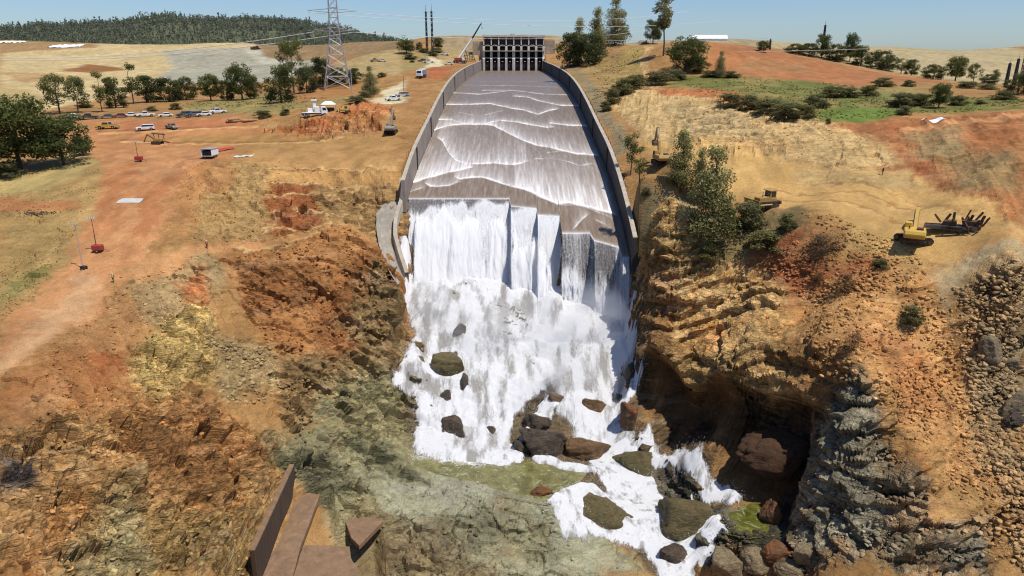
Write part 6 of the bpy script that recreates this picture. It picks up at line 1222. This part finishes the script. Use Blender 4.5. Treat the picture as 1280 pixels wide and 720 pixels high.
# ------------------------------------------------------------------ people
M_skin = mat('skin', (.45, .28, .20), .6); M_hat = mat('hard_hat', (.75, .72, .65), .4); M_jean = mat('work_trousers', (.035, .04, .06), .9)
def person(px, py, hd, label, vest, step=.12):
    b = gat(px, py); o = bpy.data.objects.new('person', bpy.data.meshes.new('person')); me = o.data
    J = {'pel': (0, 0, .96), 'sp': (0, 0, 1.18), 'ch': (0, 0, 1.38), 'nk': (0, 0, 1.52), 'hd': (.02, 0, 1.66), 'hl': (0, .10, .92), 'kl': (step*.6, .11, .50), 'al': (step*.5, .11, .09), 'tl': (step*.5+.17, .12, .04), 'hr': (0, -.10, .92), 'kr': (-step*.2, -.11, .50), 'ar': (-step, -.11, .09), 'tr': (-step+.17, -.12, .04),
         'sl': (0, .19, 1.42), 'el': (-.03, .25, 1.14), 'wl': (.10, .25, .92), 'fl': (.14, .24, .82), 'sr': (0, -.19, 1.42), 'er': (-.05, -.25, 1.14), 'wr': (.06, -.26, .92), 'fr': (.10, -.25, .82)}
    RAD = {'pel': .15, 'sp': .14, 'ch': .165, 'nk': .06, 'hd': .105, 'hl': .10, 'kl': .065, 'al': .045, 'tl': .04, 'hr': .10, 'kr': .065, 'ar': .045, 'tr': .04, 'sl': .07, 'el': .048, 'wl': .035, 'fl': .04, 'sr': .07, 'er': .048, 'wr': .035, 'fr': .04}
    E = [('pel', 'sp'), ('sp', 'ch'), ('ch', 'nk'), ('nk', 'hd'), ('pel', 'hl'), ('hl', 'kl'), ('kl', 'al'), ('al', 'tl'), ('pel', 'hr'), ('hr', 'kr'), ('kr', 'ar'), ('ar', 'tr'), ('ch', 'sl'), ('sl', 'el'), ('el', 'wl'), ('wl', 'fl'), ('ch', 'sr'), ('sr', 'er'), ('er', 'wr'), ('wr', 'fr')]
    ks = list(J); me.from_pydata([J[k] for k in ks], [(ks.index(a), ks.index(c)) for a, c in E], []); col.objects.link(o)
    sk = o.modifiers.new('skin', 'SKIN'); o.modifiers.new('smooth', 'SUBSURF').levels = 1; o.modifiers['smooth'].render_levels = 2
    for i, k in enumerate(ks): me.skin_vertices[0].data[i].radius = (RAD[k], RAD[k]); me.skin_vertices[0].data[i].use_root = k == 'pel'
    me.materials.append(M_jean); o.location = tuple(b); o.rotation_euler = (0, 0, R(hd)); tag(o, label, 'person', 'workers on the site')
    mb = MB(); n = 14
    for (z0, rx0, ry0), (z1, rx1, ry1) in zip([(.98, .165, .20), (1.18, .16, .20), (1.36, .175, .235), (1.47, .12, .22)], [(1.18, .16, .20), (1.36, .175, .235), (1.47, .12, .22), (1.53, .07, .09)]):
        v = [(rx0*math.cos(6.283*k/n), ry0*math.sin(6.283*k/n), z0) for k in range(n)]+[(rx1*math.cos(6.283*k/n), ry1*math.sin(6.283*k/n), z1) for k in range(n)]
        mb.add(v, [(k, (k+1) % n, n+(k+1) % n, n+k) for k in range(n)])
    mb.build('safety_vest', vest, o, True)
    mb = MB(); mb.tube((.02, 0, 1.50), (.02, 0, 1.74), .085, .10, 12); mb.build('face', M_skin, o, True)
    mb = MB(); mb.tube((.03, 0, 1.70), (.03, 0, 1.73), .17, .165, 14); mb.tube((.02, 0, 1.73), (.02, 0, 1.80), .135, .12, 14); mb.tube((.02, 0, 1.80), (.02, 0, 1.85), .12, .06, 14); mb.build('hard_hat', M_hat, o, True)
    return o
V_o = mat('orange_vest', (.65, .16, .02), .8); V_y = mat('yellow_vest', (.55, .55, .08), .8); V_d = mat('dark_jacket', (.03, .025, .03), .8)
person(259, 311, 80, 'worker in an orange vest on the bench above the grey talus', V_o); person(142, 353, 250, 'worker in a pale vest walking at the lower edge of the haul road', V_y); person(331, 166, 10, 'left worker of the two on the flat below the drill truck', V_o); person(341, 166, 190, 'right worker of the two on the flat below the drill truck', V_y)
person(404, 174, 90, 'left worker of the two at the foot of the red cut', V_y); person(416, 174, 200, 'right worker of the two at the foot of the red cut', V_y); person(1103, 219, 180, 'worker in dark clothes on the upper bench at the right', V_d); person(425, 141, 200, 'worker in an orange vest right of the white canopy', V_o)
# ------------------------------------------------------------------ lattice tower, masts, poles, wires
def lattice(t, base, top, w0, w1, n, m_, wd, name='lattice_panel', legs=True):
    """four legs and x bracing from z = base to top"""
    zs = [base+(top-base)*(1-(1-k/n)**1.25) for k in range(n+1)]; hw = lambda z: (w0+(w1-w0)*(z-base)/(top-base))/2
    cs = [(-1, -1), (1, -1), (1, 1), (-1, 1)]
    for i, (a, c) in enumerate(cs):
        mb = MB()
        for z0, z1 in zip(zs[:-1], zs[1:]): mb.bar((a*hw(z0), c*hw(z0), z0), (a*hw(z1), c*hw(z1), z1), wd*1.4)
        mb.build('leg', m_, t)
    for f in range(4):
        (a, c), (a2, c2) = cs[f], cs[(f+1) % 4]; mb = MB()
        for z0, z1 in zip(zs[:-1], zs[1:]):
            h0, h1 = hw(z0), hw(z1); mb.bar((a*h0, c*h0, z0), (a2*h1, c2*h1, z1), wd); mb.bar((a2*h0, c2*h0, z0), (a*h1, c*h1, z1), wd); mb.bar((a*h1, c*h1, z1), (a2*h1, c2*h1, z1), wd)
        mb.build('bracing', m_, t)
M_tow = mat('tower_steel', (.36, .36, .37), .5, .3)
b = gat(423, 110); m = mscale(b[1], b[2]); tw = thing('transmission_tower', 'tall grey lattice tower among the trees, cut by the top edge', 'lattice tower', tuple(b), R(8))
TB_ = (b[0], b[1], b[2]); TM_ = m
lattice(tw, 0, 58*m, 31*m, 12*m, 5, M_tow, .17); lattice(tw, 58*m, 130*m, 12*m, 8*m, 7, M_tow, .14)
for zz, L in ((66*m, 24*m), (88*m, 30*m), (118*m, 24*m)):
    mb = MB()
    for s_ in (-1, 1):
        for c in (-1, 1): mb.bar((0, c*4*m, zz), (s_*L, 0, zz+1), .15); mb.bar((0, c*4*m, zz+5*m), (s_*L, 0, zz+1), .13)
    mb.build('cross_arm', M_tow, tw)
b = gat(441, 128); pl = thing('pole', 'slim pale pole at the right foot of the lattice tower', 'pole', tuple(b)); m = mscale(b[1], b[2]); mb = MB(); mb.tube((0, 0, 0), (0, 0, 40*m), .16, .12, 8); mb.build('pole_shaft', M_gal, pl); mb = MB(); mb.box((0, 0, 40*m), (1.2, .15, .15)); mb.build('pole_arm', M_gal, pl)
b = gat(505, 119); pl = thing('pole', 'thin dark pole behind the vehicles on the pale road', 'pole', tuple(b)); m = mscale(b[1], b[2]); mb = MB(); mb.tube((0, 0, 0), (0, 0, 22*m), .09, .07, 6); mb.build('pole_shaft', M_blk, pl); mb = MB(); mb.tube((0, 0, 22*m), (0, 0, 22.6*m), .2, .2, 8); mb.build('pole_cap', M_blk, pl)
M_dkp = mat('dark_mast', (.035, .03, .045), .6)
def mast(px, py, hpx, w0, label, arms=2):
    b = gat(px, py); m = mscale(b[1], b[2]); t = thing('mast', label, 'mast', tuple(b), R(random.uniform(-8, 8)), 'dark masts'); h = hpx*m
    lattice(t, 0, h*.86, w0*m, w0*m*.6, 9, M_dkp, .22*max(1, m/.6)); mb = MB(); mb.tube((0, 0, h*.86), (0, 0, h), .3*m, .12*m, 6); mb.build('mast_top', M_dkp, t)
    for k in range(arms): mb = MB(); z = h*(.72+.12*k); mb.bar((-3*m, 0, z), (3*m, 0, z), .22*m); mb.build('cross_arm', M_dkp, t)
mast(534, 66, 56, 2.0, 'thinner dark mast, left of the pair beside the gatehouse'); mast(541, 70, 61, 2.4, 'thicker dark mast, right of the pair beside the gatehouse'); mast(1027, 70, 42, 2.2, 'dark mast rising from the trees on the right ridge')
mast(1257, 108, 32, 2.6, 'left dark mast of the three at the right edge', 1); mast(1267, 106, 36, 2.6, 'middle dark mast of the three at the right edge', 1); mast(1276, 104, 66, 4., 'tallest mast of the three, cut by the right edge', 3)
mast(962, 62, 14, 1.6, 'small dark mast on the crest of the red hill', 1)
b = gat(141, 52); t = thing('pylon', 'pale A-shaped pylon on the far flat below the wooded hill', 'pylon', tuple(b), R(0)); m = mscale(b[1], b[2])
for s_ in (-1, 1): mb = MB(); mb.bar((s_*4*m, 0, 0), (s_*1.2*m, 0, 15*m), 1.5*m); mb.build('leg', mat('pale_pylon', (.60, .58, .56), .7), t)
mb = MB(); mb.bar((-2*m, 0, 14.5*m), (2*m, 0, 14.5*m), 1.3*m); mb.bar((-2.8*m, 0, 7*m), (2.8*m, 0, 7*m), .8*m); mb.build('cross_beam', mat('pale_pylon', ()), t)
M_wire = mat('wire', (.62, .62, .60), .5)
def wire(p, q, sag, r, label, group):
    p, q = Vector(p), Vector(q); mb = MB(); n = 24; pts = [p.lerp(q, k/n)-Vector((0, 0, sag*4*(k/n)*(1-k/n))) for k in range(n+1)]
    for a, c in zip(pts[:-1], pts[1:]): mb.tube(a-p, c-p, r, r, 4, False)
    o = mb.build('power_cable', M_wire, None); o.location = p; tag(o, label, 'cable', group)
tb = Vector(TB_); up_ = Vector((0, 0, 1))
A1 = Vector((math.cos(R(8)), math.sin(R(8)), 0))
for k, (zz, s_, lab) in enumerate(((66, -1, 'lower cable sagging from the lattice tower to the far left'), (66, 1, 'second low cable from the lattice tower to the far left'))):
    wire(tb+A1*s_*24*TM_+up_*66*TM_, at_y(-140, 62+k*4, 560), 9, .17, lab, 'cables of the lattice tower')
for k, (zz, s_, q) in enumerate(((66, 1, (820, 36, 760)), (88, 1, (860, 14, 760)), (88, -1, (900, 26, 760)))):
    wire(tb+A1*s_*zz*.33*TM_+up_*zz*TM_, at_y(*q), 6, .11, ('lowest', 'topmost', 'middle')[k]+' pale cable crossing the sky right of the lattice tower', 'cables of the lattice tower')
wire(at_y(660, 58, 560), at_y(1085, 61, 300), 2.5, .09, 'pale cable crossing in front of the trees on the knoll', 'cables over the knoll'); wire(at_y(660, 46, 600), at_y(960, 48, 420), 2, .10, 'upper pale cable behind the tall pines of the knoll', 'cables over the knoll')
# ------------------------------------------------------------------ buildings on the crest
b = gat(888, 51); m = mscale(b[1], b[2]); hb = thing('storage_shed', 'long low white shed on the crest right of the very tall pine', 'shed', tuple(b), 0)
mb = MB(); mb.box((0, 6*m, .6*m), (43*m, 9*m, 4.0*m)); mb.build('shed_wall', mat('shed_white', (.74, .74, .73), .6, 0, .05), hb)
mb = MB(); mb.add([(-22*m, .8*m, 2.6*m), (22*m, .8*m, 2.6*m), (22*m, 6*m, 7*m), (-22*m, 6*m, 7*m), (22*m, 11.5*m, 2.6*m), (-22*m, 11.5*m, 2.6*m)], [(0, 1, 2, 3), (3, 2, 4, 5), (0, 3, 5), (1, 4, 2)]); mb.build('shed_roof', mat('shed_roof_white', (.80, .80, .79), .5, 0, .04), hb)
for k in range(5): mb = MB(); mb.box((-17*m+k*8.5*m, 1.45*m, 1.0*m), (3*m, .1*m, 2.0*m)); mb.build('shed_door', mat('shed_door', (.60, .60, .60), .6), hb)
# ------------------------------------------------------------------ light
to_sun = Vector((.33, -.24, .913)).normalized()
elev = math.asin(to_sun.z); azim = math.atan2(to_sun.x, to_sun.y)
sun = bpy.data.lights.new('sun', 'SUN'); sun.energy = 4.6; sun.angle = R(.5); sun.color = (1, .955, .88)
so = bpy.data.objects.new('sun', sun); col.objects.link(so); so.rotation_euler = (-to_sun).to_track_quat('-Z', 'Y').to_euler(); so.location = to_sun*300
w = bpy.data.worlds.new('World'); scene.world = w; w.use_nodes = True
nt = w.node_tree; nt.nodes.clear()
sky = nt.nodes.new('ShaderNodeTexSky'); sky.sky_type = 'NISHITA'; sky.sun_disc = False; sky.sun_elevation = elev; sky.sun_rotation = azim
sky.altitude = 300; sky.air_density = 1.0; sky.dust_density = 0.5; sky.ozone_density = 4.0
bg = nt.nodes.new('ShaderNodeBackground'); bg.inputs[1].default_value = .085
wo = nt.nodes.new('ShaderNodeOutputWorld'); mx = nt.nodes.new('ShaderNodeMix'); mx.data_type = 'RGBA'; mx.blend_type = 'MULTIPLY'; mx.inputs[0].default_value = 1; mx.inputs[7].default_value = (.97, 1.11, 1.34, 1); nt.links.new(sky.outputs[0], mx.inputs[6]); nt.links.new(mx.outputs[2], bg.inputs[0]); nt.links.new(bg.outputs[0], wo.inputs[0])
scene.view_settings.view_transform = 'Standard'; scene.view_settings.look = 'None'; scene.view_settings.exposure = 0
scene.cycles.use_denoising = True
scene.cycles.max_bounces = 6; scene.cycles.transparent_max_bounces = 12
scene.cycles.pixel_filter_type = 'BLACKMAN_HARRIS'; scene.cycles.filter_width = 1.1
scene.cycles.volume_bounces = 4; scene.cycles.volume_step_rate = 2.0; scene.cycles.volume_max_steps = 128
